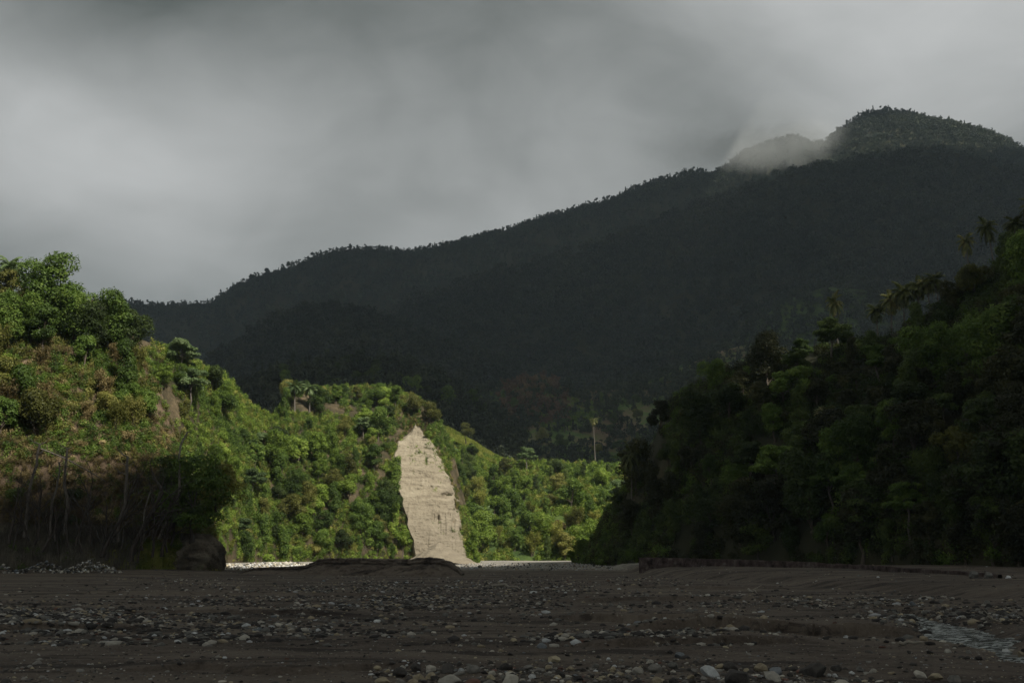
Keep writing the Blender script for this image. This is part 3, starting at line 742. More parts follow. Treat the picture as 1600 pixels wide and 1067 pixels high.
def cliff():
    rows = [(640, 640, 662), (655, 638, 664), (672, 632, 671), (690, 623, 679), (720, 618, 696), (745, 621, 707), (765, 624, 716), (790, 629, 721), (815, 635, 728), (835, 642, 735), (855, 647, 741), (876, 650, 746)]
    n, m = 150, 240; P = np.zeros((n, m, 3))
    py = np.linspace(884, 660, m)
    gx = np.linspace(600, 746, 16); gy = np.linspace(642, 884, 20)
    G = np.array([[MH.at(a, b)[1] for b in gy] for a in gx])
    for _ in range(2): G[1:-1, 1:-1] = (G[1:-1, 1:-1] * 2 + G[:-2, 1:-1] + G[2:, 1:-1] + G[1:-1, :-2] + G[1:-1, 2:]) / 6
    def HYf(a, b):
        i = np.clip(np.interp(a, gx, np.arange(16)), 0, 14.99); j = np.clip(np.interp(b, gy, np.arange(20)), 0, 18.99)
        i0, j0 = int(i), int(j); f, g = i - i0, j - j0
        return (G[i0, j0] * (1 - f) + G[i0 + 1, j0] * f) * (1 - g) + (G[i0, j0 + 1] * (1 - f) + G[i0 + 1, j0 + 1] * f) * g
    for j, y in enumerate(py):
        L = np.interp(y, [r[0] for r in rows], [r[1] for r in rows]); R = np.interp(y, [r[0] for r in rows], [r[2] for r in rows])
        L += 5 * (vnoise(np.array([y * .09]), np.array([1.]), 2)[0] - .5) - 6; R += 7 * (vnoise(np.array([y * .11]), np.array([9.]), 2)[0] - .5)
        t = np.linspace(0, 1, n)
        for i, q in enumerate(t):
            bulge = 2.2 - 50 * max(0, .08 - q) - 50 * max(0, q - .92) + 1.6 * (fbm(np.array([q * 3.1]), np.array([y * .03]), 88)[0] - .5)
            bulge -= 5.5 * max(0, (674 - y + 22 * (vnoise(np.array([q * 6.0]), np.array([3.3]), 91)[0] - .5) + 26 * abs(q - .5)) / 10)
            P[i, j] = W(L + (R - L) * q, y, HYf(L + (R - L) * q, y) - bulge)
    X, Z = P[..., 0], P[..., 2]
    zz = Z + X * .10 + 1.6 * fbm(X * .08, Z * .05, 71, 3)
    led = np.abs(((zz * .22 + .5 * fbm(X * .1, zz * .05, 75, 2)) % 1) - .5) * 2
    up = sstep(17, 25, Z)
    P[..., 1] -= ((led ** 3) * .3 * vnoise(X * .25, zz * .3, 17) + (fbm(zz * .7, X * .2, 72, 4) - .5) * 1.3) * (.25 + .75 * up)
    P[..., 1] -= (fbm(X * .6, Z * .06, 73, 4) - .5) * 1.6 * (1 - .55 * up) + (fbm(X * .9, Z * .9, 74, 4) - .5) * .8
    # small dark hollows
    for (hx, hz, rx, rz) in [(672, 806, 2, 6), (679, 808, 2, 7), (704, 812, 2, 5), (692, 765, 3, 4), (699, 764, 3, 4), (688, 768, 3, 3), (705, 780, 5, 6), (655, 708, 1.5, 5), (697, 800, 1.5, 5)]:
        c = W(hx, hz, 312); k = np.exp(-((X - c[0]) / (rx * .3)) ** 2 - ((Z - c[2]) / (rz * .25)) ** 2); P[..., 1] += 1.6 * k
    me = mesh_np('cliff', P.reshape(-1, 3), grid_faces(n, m), CLIFFM, True)
    tag(link('cliff', me), 'tall bare tan cliff with level rock bands beside the sunlit forest', 'cliff', kind='structure')
    # cone of fallen sand at the foot
    n, m = 90, 50; c = W(690, 878, 300); V = []
    for i in range(n):
        a = i / (n - 1) * 2 * math.pi
        for j in range(m):
            r = j / (m - 1) * 11.5 * (1 + .14 * math.sin(a * 2 + 1)); h = 6.6 * max(0, 1 - r / 11.3) ** 1.1
            x = c[0] - .7 + r * math.cos(a) * (1.0 if math.cos(a) < 0 else 1.12); yv = 303 + r * math.sin(a)
            V.append([x, yv - 6.5, 2.2 + h + .18 * math.sin(x * 1.7) * math.sin(yv * 1.3)])
    me = mesh_np('talus_cone', np.array(V), grid_faces(n, m), CLIFFM, True)
    tag(link('talus_cone', me), 'smooth cone of fallen tan sand at the foot of the bare cliff', 'talus cone', kind='structure')
cliff()

# ------------------------------------------------------------------ rocky knob at the corner of the shaded bank
ROCKM = soilmat('shaded_rock', [(.32, (.05, .042, .03)), (.48, (.12, .10, .075)), (.6, (.20, .17, .13)), (.75, (.08, .095, .035))], scale=.35, bump=.8)
def knob():
    n, m = 90, 60; V = []
    c = np.array([W(298, 890, 172)[0], 174.0])
    for i in range(n):
        a = i / (n - 1) * 2 * math.pi
        for j in range(m):
            t = j / (m - 1); z = t * 7.6
            r = 4.5 * (1 - .05 * t - .75 * max(0, t - .6) ** 1.5 * 3.2) ** 1
            r = max(r, .01) if t < 1 else .01
            r *= 1 + .62 * (fbm(np.array([math.cos(a) * 2 + 5]), np.array([math.sin(a) * 2 + z * .35]), 9)[0] - .5) + .34 * (fbm(np.array([math.cos(a) * 9 + 5]), np.array([math.sin(a) * 9 + z * 1.8]), 19)[0] - .5)
            V.append([c[0] + r * math.cos(a), c[1] + r * math.sin(a) * 1.2, z - .2])
    me = mesh_np('rock_bluff', np.array(V), grid_faces(n, m), ROCKM, True)
    tag(link('rock_bluff', me), 'blunt dark rock bluff at the river corner, in shade', 'rock bluff')
knob()

# ------------------------------------------------------------------ low wall on the right bank
WALLM = soilmat('old_wall', [(.34, (.025, .018, .016)), (.46, (.075, .052, .048)), (.56, (.115, .085, .078)), (.7, (.19, .165, .145))], scale=.8, bump=.9)
def wall():
    pts = [(998, 884, 870, 178), (1060, 884.5, 871, 170), (1120, 885.5, 872.5, 162), (1180, 887, 874, 154), (1240, 889, 876, 146), (1300, 891, 879, 136), (1360, 894, 882, 126), (1420, 897, 886, 115), (1480, 901, 889.5, 104), (1520, 904, 892, 97), (1560, 907, 895.5, 90)]
    e = bpy.data.objects.new('low_wall', None); COL.objects.link(e); tag(e, 'long low reddish retaining wall along the shaded right bank', 'wall')
    b = Buf(); N = 340; s = np.linspace(0, len(pts) - 1, N); i = np.arange(len(pts)); pa = np.array(pts, float)
    G = [np.interp(s, i, pa[:, k]) for k in range(4)]
    rows = []
    for k in range(N):
        pb = W(G[0][k], G[1][k], G[3][k]); chip = .35 * max(0, vnoise(np.array([k * .09]), np.array([.5]), 6)[0] - .55) + .12 * vnoise(np.array([k * .6]), np.array([.2]), 8)[0]
        pt = W(G[0][k], G[2][k], G[3][k]); pt[2] -= chip
        lat = .18 * (fbm(np.array([k * .2]), np.array([.1]), 9)[0] - .5)
        prof = [(0, pb[2] - 1.2), (0, pb[2]), (.02, pb[2] * .6 + pt[2] * .4), (.03, pb[2] * .2 + pt[2] * .8), (.05, pt[2]), (.55, pt[2]), (.6, pb[2] - 1.2)]
        rows.append([[pb[0] + (q + lat) * .9, pb[1] + (q + lat) * .5 + .08 * vnoise(np.array([k * .5]), np.array([z * 3]), 4)[0], z] for q, z in prof])
    P = np.array(rows)
    link('wall_face', mesh_np('wall_face', P.reshape(-1, 3), grid_faces(*P.shape[:2]), WALLM, False), e)
wall()

# ------------------------------------------------------------------ added clouds out of view, shaped and holed to throw the shade
def poly_sd(X, Y, poly):
    """signed distance, positive inside"""
    n = len(poly); best = np.full(X.shape, 1e18); inside = np.zeros(X.shape, bool)
    for i in range(n):
        (x0, y0), (x1, y1) = poly[i], poly[(i + 1) % n]
        dx, dy = x1 - x0, y1 - y0
        t = np.clip(((X - x0) * dx + (Y - y0) * dy) / (dx * dx + dy * dy), 0, 1)
        best = np.minimum(best, (X - x0 - t * dx) ** 2 + (Y - y0 - t * dy) ** 2)
        c = ((y0 > Y) != (y1 > Y)) & (X < (x1 - x0) * (Y - y0) / ((y1 - y0) + 1e-12) + x0)
        inside ^= c
    return np.where(inside, 1, -1) * np.sqrt(best)
cm, ct = newmat('cloud_vapour')
tr = ct.n('ShaderNodeBsdfTranslucent', {'Color': (.385, .395, .395, 1)}); df = ct.n('ShaderNodeBsdfDiffuse', {'Color': (.8, .8, .8, 1)})
ad = ct.n('ShaderNodeMixShader', {0: .12, 1: tr.outputs[0], 2: df.outputs[0]})
ct.n('ShaderNodeOutputMaterial', {'Surface': ad.outputs[0]})
def cloud(name, poly, z, step, thick, wob, label, seed, holes=()):
    off = SUN[:2] / SUN[2] * z
    P = np.array(poly, float)
    xs = np.arange(P[:, 0].min() - step, P[:, 0].max() + step, step); ys = np.arange(P[:, 1].min() - step, P[:, 1].max() + step, step)
    X, Y = np.meshgrid(xs, ys, indexing='ij')
    sd = poly_sd(X, Y, poly) + wob * (fbm(X / 60, Y / 60, seed, 4) - .5) * 2
    for (ax, ay, bx_, by_, rr) in holes:
        ax_, ay_, tx_, ty_ = ax, ay, bx_ - ax, by_ - ay
        tt = np.clip(((X - ax_) * tx_ + (Y - ay_) * ty_) / (tx_ * tx_ + ty_ * ty_ + 1e-9), 0, 1)
        sd = np.minimum(sd, np.hypot(X - ax_ - tt * tx_, Y - ay_ - tt * ty_) - rr)
    ok = sd > 0
    h = np.sqrt(np.clip(sd / (thick * 2), 0, 1)) * thick
    bump = fbm(X / 130, Y / 130, seed + 5, 5)
    T = z + h * (.35 + .9 * bump) + .4; B = z - h * (.15 + .5 * fbm(X / 190, Y / 190, seed + 8, 4))
    n, m = X.shape
    f = grid_faces(n, m); keep = ok.ravel()[f].all(1); f = f[keep]
    Xo, Yo = X + off[0], Y + off[1]
    top = np.stack([Xo, Yo, T], -1).reshape(-1, 3); bot = np.stack([Xo, Yo, B], -1).reshape(-1, 3)
    V = np.concatenate([top, bot]); F = np.concatenate([f, f[:, ::-1] + n * m])
    # side walls on the rim
    ed = {}
    for q in f:
        for a, b in ((q[0], q[1]), (q[1], q[2]), (q[2], q[3]), (q[3], q[0])):
            if (b, a) in ed: del ed[(b, a)]
            else: ed[(a, b)] = 1
    side = np.array([[b, a, a + n * m, b + n * m] for a, b in ed]); F = np.concatenate([F, side])
    used = np.unique(F); mp = np.zeros(len(V), int); mp[used] = np.arange(len(used))
    tag(link(name, mesh_np(name, V[used], mp[F], cm, True)), label, 'cloud', kind='stuff')
# outlines are where the shade falls on level ground
cloud('cloud', [(-1500, 150), (-140, 150), (-102, 160), (-86, 174), (-74, 190), (-56, 202), (-20, 222), (4, 262), (12, 330), (40, 372), (150, 380), (500, 300), (1200, 250), (1200, -700), (-1500, -700)], 1000, 10, 70, 11, 'added grey cloud out of view, shaped to shade the foreground', 3, [(30, 282, 66, 292, 7)])
cloud('cloud', [(-2600, 430), (-400, 440), (-180, 452), (-115, 470), (-70, 525), (-20, 575), (60, 600), (300, 560), (2600, 500), (2600, 3300), (-2600, 3300)], 2300, 45, 160, 14, 'added grey cloud out of view, shaped to shade the mountains', 4, [(10, 2325, 420, 2390, 70)])
HAZE = 7.2e-5
# ------------------------------------------------------------------ ground cover on the hills (too many to count)
def ug(name, hill, n, mats, label, seed, scl=(.8, 1.7), vmin=0, vmax=1, p0=None, p1=None, bare=(), ns=.06, keep=None, gap=0):
    rs = np.random.RandomState(seed); P = hill.sample(n, rs, vmin, vmax, p0, p1)
    x, y = PROJ(P); ok = np.ones(len(P), bool)
    for (cx, cy, rx, ry, pr) in bare:
        ok &= ~((((x - cx) / rx) ** 2 + ((y - cy) / ry) ** 2 < 1 + .6 * (rs.uniform(size=len(P)) - .5)) & (rs.uniform(size=len(P)) < pr))
    if keep is not None: ok &= keep(x, y, rs)
    if gap: ok &= fbm(P[:, 0] * .16, P[:, 2] * .11, seed + 40, 3) > gap + rs.normal(size=len(P)) * .03
    P = P[ok]; k = len(P)
    t = fbm(P[:, 0] * ns, P[:, 2] * ns + P[:, 1] * ns * .3, seed, 3); t = (t - .5) * 2.4 + .5 + rs.normal(size=k) * .16
    idx = np.clip((t * len(mats)).astype(int), 0, len(mats) - 1) * 4 + rs.randint(0, 4, k)
    s_ = rs.uniform(scl[0], scl[1], k); scl3 = np.stack([s_, s_, s_ * rs.uniform(.7, 1.2, k)], 1)
    rot = np.stack([rs.normal(size=k) * .2, rs.normal(size=k) * .2, rs.uniform(0, 6.28, k)], 1)
    P = P + [0, -.3, .1]
    return scatter(name, P, rot, scl3, idx, ugset(name + '_kinds', mats), label)
BARE_L = [(262, 655, 26, 46, .93), (300, 640, 14, 26, .6), (340, 700, 16, 34, .55), (190, 575, 30, 18, .7), (318, 760, 22, 30, .5), (375, 850, 26, 26, .5)]
ug('undergrowth', LH, 10000, ['mid', 'olive', 'olive', 'mid', 'brown', 'olive', 'mid'], 'mixed green and brown undergrowth on the steep bank', 1, (.55, 1.15), bare=[(40, 790, 300, 85, .86), (262, 655, 30, 50, .8)], ns=.1)
ug('undergrowth', LH, 7000, ['brown', 'brown', 'olive', 'brown'], 'dry brown brush behind the bare trees of the shaded bank', 34, (.35, .8), keep=lambda x, y, rs: (y > 672) & (y < 835) & (x < 300) & (rs.uniform(size=len(x)) < .85), ns=.1)
ug('undergrowth', MH, 13000, ['mid', 'bright', 'olive', 'bright', 'mid', 'yellow', 'bright'], 'tangled vines and undergrowth over the sunlit hill', 2, (.6, 1.35), bare=BARE_L + [(640, 690, 22, 60, .5), (655, 850, 12, 30, .6), (612, 840, 14, 22, .5)], ns=.09, gap=.40)
ug('undergrowth', VS, 7000, ['bright', 'yellow', 'bright', 'mid', 'bright'], 'green undergrowth on the sunlit valley slope', 3, (.9, 1.9), ns=.05, gap=.36)
ug('undergrowth', BS, 6000, ['bright', 'mid', 'bright'], 'bright green thicket patches in the mid valley', 33, (1.2, 2.2), keep=lambda x, y, rs: ((x - 885) / 60) ** 2 + ((y - 648) / 26) ** 2 < 1, ns=.05)
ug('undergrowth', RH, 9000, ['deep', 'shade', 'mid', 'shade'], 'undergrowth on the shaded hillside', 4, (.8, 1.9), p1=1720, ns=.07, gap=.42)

def farwood(name, hill, n, label, seed, smin, smax, pset=FARSET, np_=5, p0=None, p1=None, keep=None, vmin=.02, vmax=1.0):
    rs = np.random.RandomState(seed); P = hill.sample(n, rs, vmin, vmax, p0, p1)
    if keep is not None:
        x, y = PROJ(P); P = P[keep(x, y, rs)]
    k = len(P); cl = .7 + .6 * fbm(P[:, 0] * .012, P[:, 2] * .012, seed, 3)
    s_ = rs.uniform(smin, smax, k) * cl
    return scatter(name, P - [0, 0, 1.5], np.stack([rs.normal(size=k) * .05, rs.normal(size=k) * .05, rs.uniform(0, 6.28, k)], 1), np.stack([s_, s_, s_ * rs.uniform(.8, 1.3, k)], 1), rs.randint(0, np_, k), pset, label)
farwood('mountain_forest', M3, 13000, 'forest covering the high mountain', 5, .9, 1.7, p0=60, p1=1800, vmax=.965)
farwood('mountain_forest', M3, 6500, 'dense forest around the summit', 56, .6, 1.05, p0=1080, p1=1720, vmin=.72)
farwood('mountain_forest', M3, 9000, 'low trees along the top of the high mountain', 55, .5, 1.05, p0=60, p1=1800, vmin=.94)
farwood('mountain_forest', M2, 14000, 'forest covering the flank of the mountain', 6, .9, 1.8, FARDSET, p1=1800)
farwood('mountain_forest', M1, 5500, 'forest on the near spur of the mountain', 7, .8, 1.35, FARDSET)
farwood('far_forest', DH, 2300, 'shaded woodland behind the sunlit hill', 8, .5, .95)
FIELD = [(880, 652, 60, 20), (810, 690, 46, 14), (900, 690, 60, 14), (870, 615, 16, 14), (1000, 650, 40, 16)]
infield = lambda x, y, rs: ~(np.any([((x - a) / c) ** 2 + ((y - b) / d) ** 2 < 1 for a, b, c, d in FIELD], axis=0) & (rs.uniform(size=len(x)) < .85))
farwood('far_forest', BS, 3200, 'shaded trees and thickets between small fields', 9, .45, .95, FARSET, 5, keep=lambda x, y, rs: infield(x, y, rs) & ~((np.abs(x - 832) < 48) & (y < 650)))
farwood('far_brown_forest', BS, 900, 'brownish withered thicket on the shaded slope', 10, .4, .85, FARBSET, 3, 780, 885, keep=lambda x, y, rs: y < 665)
farwood('far_forest', RS_, 2800, 'green forest on the spur at the mountain foot', 11, .7, 1.3, p1=1560)

def cliff_edge():
    rs = np.random.RandomState(321); P = []
    L = [(642, 650), (634, 672), (621, 692), (618, 720), (622, 745), (628, 775), (634, 810), (642, 835), (650, 870)]
    Rr = [(653, 650), (662, 672), (674, 690), (691, 718), (703, 745), (712, 768), (717, 795), (725, 816), (732, 836), (738, 870)]
    for pts, sg in ((L, -1), (Rr, 1)):
        a = np.array(pts, float)
        for _ in range(210):
            k = rs.uniform(0, len(a) - 1.01); i = int(k); q = a[i] * (1 - k + i) + a[i + 1] * (k - i)
            q = q + [sg * rs.exponential(3.0) - sg * 2.5 + rs.normal() * 1.5, rs.normal() * 3]
            P.append(MH.at(q[0], q[1]) + [0, -.8, 0])
    for _ in range(60):
        q = (rs.normal(650, 10), rs.normal(661, 5)); P.append(MH.at(*q) + [0, -2.2, 0])
    for _ in range(60):
        q = (rs.uniform(628, 725), rs.uniform(690, 860)); P.append(MH.at(*q) + [0, -1.2, 0])
    P = np.array(P); k = len(P); s_ = rs.uniform(.25, .8, k); s_[-60:] *= .35
    scatter('undergrowth', P, np.stack([rs.normal(size=k) * .2] * 2 + [rs.uniform(0, 6.28, k)], 1), np.stack([s_, s_, s_ * 1.1], 1), rs.randint(0, 12, k), ugset('cliff_edge_kinds', ['olive', 'brown', 'mid']), 'grass and shrubs hanging along the cliff edges')
cliff_edge()

# ------------------------------------------------------------------ single trees on the hills
def inpoly(x, y, poly):
    ins = False; n = len(poly)
    for i in range(n):
        x0, y0 = poly[i]; x1, y1 = poly[(i + 1) % n]
        if (y0 > y) != (y1 > y) and x < (x1 - x0) * (y - y0) / (y1 - y0) + x0: ins = not ins
    return ins
def forest(hill, poly, spacing, mix, smin, smax, zone, seed, nmax=400, avoid=(), sink=.5):
    """throw darts over the face; mix = [(kind, colour, weight)]"""
    rs = np.random.RandomState(seed); xs = [p[0] for p in poly]; ys = [p[1] for p in poly]; got = []
    wts = np.array([m[2] for m in mix], float); wts /= wts.sum()
    for _ in range(6000):
        x = rs.uniform(min(xs), max(xs)); y = rs.uniform(min(ys), max(ys))
        if not inpoly(x, y, poly): continue
        if any(((x - a) / r) ** 2 + ((y - b) / (r2)) ** 2 < 1 for a, b, r, r2 in avoid): continue
        if any(((x - a) ** 2 + ((y - b) * 1.35) ** 2) < spacing ** 2 for a, b in got): continue
        got.append((x, y))
        k, c, _w = mix[rs.choice(len(mix), p=wts)]
        s = rs.uniform(smin, smax) * (1.25 if k == 'leafy_bush' else 1)
        P = hill.at(x, y) - [0, 0, sink * s]
        plant(k, P, s, c, zone, rs=rs)
        if len(got) >= nmax: break
    return got
CL = [(690, 795, 66, 120), (645, 700, 36, 62)]     # keep the cliff clear
GREENS = [('vine_covered_tree', 'olive', 1.5), ('broadleaf_tree', 'mid', 4), ('broadleaf_tree', 'bright', 4), ('broadleaf_tree', 'deep', 1.4), ('broadleaf_tree', 'olive', 1.6), ('vine_covered_tree', 'mid', 3), ('vine_covered_tree', 'bright', 2.5), ('tiered_tree', 'silver', 1), ('leafy_bush', 'bright', 2), ('leafy_bush', 'mid', 2), ('leafy_bush', 'olive', 1.5), ('bamboo_clump', 'yellow', .5)]
forest(MH, [(395, 700), (430, 680), (455, 640), (500, 630), (620, 630), (655, 660), (690, 700), (730, 800), (742, 880), (395, 880)], 23, GREENS, .62, 1.25, 'the sunlit middle hill', 21, 140, CL + [(465, 640, 22, 25)])
forest(MH, [(235, 560), (300, 590), (395, 665), (395, 875), (345, 875), (345, 760), (300, 690), (262, 620)], 26, GREENS + [('dry_shrub', 'brown', 1.5)], .45, .85, 'the slope beside the left bank', 22, 60, [(262, 655, 30, 40), (285, 580, 20, 20)])
forest(LH, [(-30, 470), (60, 500), (130, 510), (190, 550), (235, 620), (240, 660), (200, 690), (-30, 690)], 27, [('broadleaf_tree', 'mid', 2), ('broadleaf_tree', 'olive', 2), ('bamboo_clump', 'olive', 1.5), ('bamboo_clump', 'brown', 2), ('dry_shrub', 'brown', 2.5), ('leafy_bush', 'mid', 2), ('leafy_bush', 'bright', 1.5), ('leafy_bush', 'olive', 1.5), ('vine_covered_tree', 'mid', 1)], .6, 1.15, 'the upper left bank', 23, 75)
forest(LH, [(-20, 690), (250, 690), (285, 760), (270, 815), (-20, 815)], 27, [('dry_shrub', 'brown', 5), ('leafy_bush', 'deep', 1), ('leafy_bush', 'brown', 2)], .6, 1.1, 'the shaded lower left bank', 24, 40)
VMIX = [('broadleaf_tree', 'bright', 3), ('broadleaf_tree', 'mid', 3), ('broadleaf_tree', 'olive', 2), ('broadleaf_tree', 'bright', 2), ('bamboo_clump', 'yellow', 2.4), ('bamboo_clump', 'olive', 2), ('vine_covered_tree', 'mid', 2), ('vine_covered_tree', 'deep', 1), ('leafy_bush', 'bright', 1.5), ('tiered_tree', 'silver', .6)]
forest(VS, [(735, 880), (722, 790), (705, 745), (760, 745), (930, 750), (985, 760), (985, 882)], 25, VMIX, .85, 1.5, 'the sunlit valley slope', 25, 80)
forest(VS, [(700, 705), (760, 716), (860, 728), (985, 728), (985, 760), (700, 760)], 17, [('leafy_bush', 'mid', 4), ('leafy_bush', 'deep', 3), ('leafy_bush', 'bright', 3), ('vine_covered_tree', 'deep', 1.2), ('broadleaf_tree', 'deep', .8)], .55, .95, 'the terrace edge', 26, 50)
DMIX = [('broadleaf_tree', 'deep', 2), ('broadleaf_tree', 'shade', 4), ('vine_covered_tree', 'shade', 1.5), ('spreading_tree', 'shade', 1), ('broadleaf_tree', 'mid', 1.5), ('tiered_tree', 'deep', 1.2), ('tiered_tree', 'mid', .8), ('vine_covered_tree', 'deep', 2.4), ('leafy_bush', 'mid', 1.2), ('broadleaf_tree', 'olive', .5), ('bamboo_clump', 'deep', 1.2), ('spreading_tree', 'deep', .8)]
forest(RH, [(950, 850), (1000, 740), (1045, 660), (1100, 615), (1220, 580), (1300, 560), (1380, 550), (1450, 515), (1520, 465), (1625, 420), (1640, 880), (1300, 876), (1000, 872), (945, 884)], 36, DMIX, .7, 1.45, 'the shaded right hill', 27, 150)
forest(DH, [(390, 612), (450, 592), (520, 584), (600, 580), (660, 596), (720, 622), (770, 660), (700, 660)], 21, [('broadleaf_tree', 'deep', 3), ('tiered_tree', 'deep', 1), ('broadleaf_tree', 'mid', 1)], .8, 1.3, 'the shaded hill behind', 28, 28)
forest(BS, [(700, 640), (760, 625), (860, 640), (960, 625), (1040, 600), (1040, 715), (760, 715), (700, 680)], 24, [('broadleaf_tree', 'deep', 3), ('tiered_tree', 'silver', 1), ('vine_covered_tree', 'deep', 1.5), ('broadleaf_tree', 'olive', .8)], .8, 1.25, 'the shaded field slope', 29, 34, [(880, 652, 40, 16), (900, 690, 40, 10)])

def put(kind, hill, px, py, s, colour=None, label=None, var=None, rot=None, sz=None, dz=0, **kw):
    return plant(kind, hill.at(px, py) + [0, 0, dz], s, colour, '', rot=rot, var=var, label=label, sz=sz, **kw)
# landmarks
put('coconut_palm', LH, 16, 485, 1.25, 'silver', 'drooping palm at the picture edge beside the tallest round tree of the upper bank', 3, 1.0)
put('broadleaf_tree', LH, 78, 520, 1.32, 'mid', 'tallest round-headed green tree standing against the sky on the upper left bank', 7, .5)
put('broadleaf_tree', LH, 122, 540, 1.05, 'mid', 'full green tree hugging the right shoulder of the tallest round-headed tree', 8, 2.2)
put('broadleaf_tree', LH, 36, 545, 1.0, 'mid', 'low green tree between the drooping palm and the tallest round-headed tree', 8, 1.2)
put('broadleaf_tree', LH, 172, 552, 1.12, 'mid', 'second tallest green tree against the sky, just right of the tallest one', 8, 3.0)
put('broadleaf_tree', LH, 200, 566, .9, 'deep', 'dark green tree at the right end of the skyline crowns', 7, 4.0)
put('broadleaf_tree', LH, 148, 560, .95, 'deep', 'dark tree filling the gap below the two tallest skyline crowns', 7, 1.6)
put('tiered_tree', MH, 285, 588, 1.1, 'silver', 'light green tree with spreading layers rising above the notch beside the upper left bank', 0, .3)
put('tiered_tree', MH, 303, 640, 1.1, 'silver', 'greyish green layered tree below the one above the notch', 1, 1.3)
put('broadleaf_tree', MH, 333, 622, 1.2, 'deep', 'dense dark green tree with a stepped right edge above the notch', 1, .9)
put('broadleaf_tree', MH, 352, 655, 1.1, 'mid', 'dense green tree just below the stepped dark one', 3, 1.9)
put('coconut_palm', MH, 462, 648, 1.45, 'silver', 'grey-green palm crowning the left shoulder of the sunlit middle hill', 1, .2, sz=.8)
put('coconut_palm', MH, 486, 645, 1.3, 'silver', 'second grey-green palm, just right of the palm on the left shoulder of the middle hill', 3, 2.2, sz=.9)
put('coconut_palm', MH, 399, 715, 1.15, 'silver', 'small palm halfway down the left flank of the middle hill', 1, 1.2, sz=.5)
put('coconut_palm', VS, 762, 838, 1.35, 'silver', 'palm among the trees at the foot of the valley slope, right of the cliff', 3, 1.0, sz=.95)
for i, (x, y, s, c, v, lb) in enumerate([
    (452, 632, 1.0, 'olive', 0, 'yellowish round tree on the crest directly behind the shoulder palm'), (505, 630, .85, 'olive', 3, 'yellowish green round tree on the crest, first right of the two palms'),
    (535, 628, .85, 'mid', 1, 'green tree topping the crest of the middle hill, halfway along'), (560, 632, .8, 'olive', 6, 'olive tree on the crest of the middle hill, just right of its highest green tree'),
    (590, 636, .95, 'mid', 4, 'broad green tree on the crest overhanging a dark hollow'), (618, 638, .85, 'bright', 2, 'bright green tree on the crest next to the cliff top'), (648, 650, .9, 'olive', 0, 'olive green tree directly above the cliff top'), (672, 665, .95, 'olive', 4, 'pale olive tree right behind the cliff top, against the dark woods')]):
    put('broadleaf_tree', MH, x, y, s, c, lb, v, i * 1.1)
put('broadleaf_tree', MH, 668, 690, .5, 'bright', 'small bright yellow-green tree beside the upper right edge of the cliff', 1, 0)
plant('broadleaf_tree', W(728, 690, 452), .95, 'olive', '', rot=1, var=4, label='pale rounded tree standing on the meadow above the slope')
plant('vine_covered_tree', W(702, 735, 420), 1.15, 'deep', '', rot=1, var=1, label='dark vine-draped tree tower standing in front of the bright meadow', rs=np.random.RandomState(3))
plant('vine_covered_tree', W(722, 722, 424), .55, 'deep', '', rot=2, var=2, label='small dark vine-draped stump in front of the meadow')
plant('leafy_bush', W(738, 700, 445), .9, 'mid', '', rot=2, var=2, label='small bush alone on the open meadow')
put('broadleaf_tree', VS, 868, 745, 1.15, 'deep', 'dark round tree on the terrace edge in the middle of the valley', 3, 1)
put('tiered_tree', VS, 822, 738, 1.1, 'silver', 'layered grey-green tree on the terrace edge, left of the dark round one', 2, 1)
put('bamboo_clump', VS, 868, 852, 1.35, 'yellow', 'tall feathery yellow-green clump left of the pair beside the dark hill', 0, 1)
put('bamboo_clump', VS, 900, 832, 1.3, 'olive', 'feathery green clump, left one of the pair standing beside the dark hill', 2, 1)
put('bamboo_clump', VS, 928, 828, 1.25, 'yellow', 'feathery green clump, right one of the pair standing beside the dark hill', 1, 2)
put('broadleaf_tree', VS, 872, 836, .8, 'brown', 'tan flowering tree below the pair of feathery clumps', 3, 2)
plant('broadleaf_tree', W(912, 888, 318), 1.05, 'bright', '', rot=1, var=0, label='bright green sunlit tree at the foot of the dark right hill')
plant('broadleaf_tree', W(895, 888, 330), .7, 'bright', '', rot=3, var=6, label='smaller bright tree on the river side of the one at the dark hill foot')
plant('coconut_palm', W(930, 718, 500), .98, None, '', rot=1, var=4, label='single tall slender palm standing on the terrace in mid valley')
# palms of the right hill
for i, (x, top, s, v, lb) in enumerate([
    (1507, 384, .95, 1, 'palm standing apart, first of the skyline palms up the dark ridge'), (1545, 362, .95, 3, 'palm with one yellow frond, second of the skyline palms up the dark ridge'),
    (1575, 354, 1.15, 0, 'thick-headed dark palm, third of the skyline palms up the dark ridge'), (1600, 326, 1.3, 2, 'highest palm at the top end of the dark ridge'),
    (1303, 478, .95, 3, 'lone palm on the ridge crest above the olive tree'), (1366, 488, 1.15, 1, 'first palm, downhill end of the dense dark palm grove'), (1386, 472, 1.2, 0, 'second palm of the dense dark palm grove from its downhill end'),
    (1406, 462, 1.25, 2, 'tallest palm in the dense dark grove, with a pale trunk'), (1428, 452, 1.2, 3, 'fourth palm of the dense dark grove from its downhill end'), (1448, 446, 1.1, 1, 'fifth palm of the dense dark grove from its downhill end'), (1462, 440, 1.0, 0, 'last palm, uphill end of the dense dark palm grove'),
    (1292, 648, 1.1, 1, 'palm hidden in the middle of the dark hillside'), (985, 716, 1.1, 3, 'dark palm leaning out from the edge of the dark hill over the valley')]):
    f = RH.at(x, {1292: 690, 985: 800}.get(x, 300)); H = [9.5, 8, 11, 7][v] * s
    tp = W(x, top, f[1]); base = tp[2] - H
    plant('coconut_palm', [tp[0], f[1] - (1 if x > 1000 else 0), min(base, f[2] + .3)], s, None, '', rot=i * 1.3, var=v, sz=1.0 if base < f[2] + .3 else (tp[2] - f[2]) / H, label=lb)
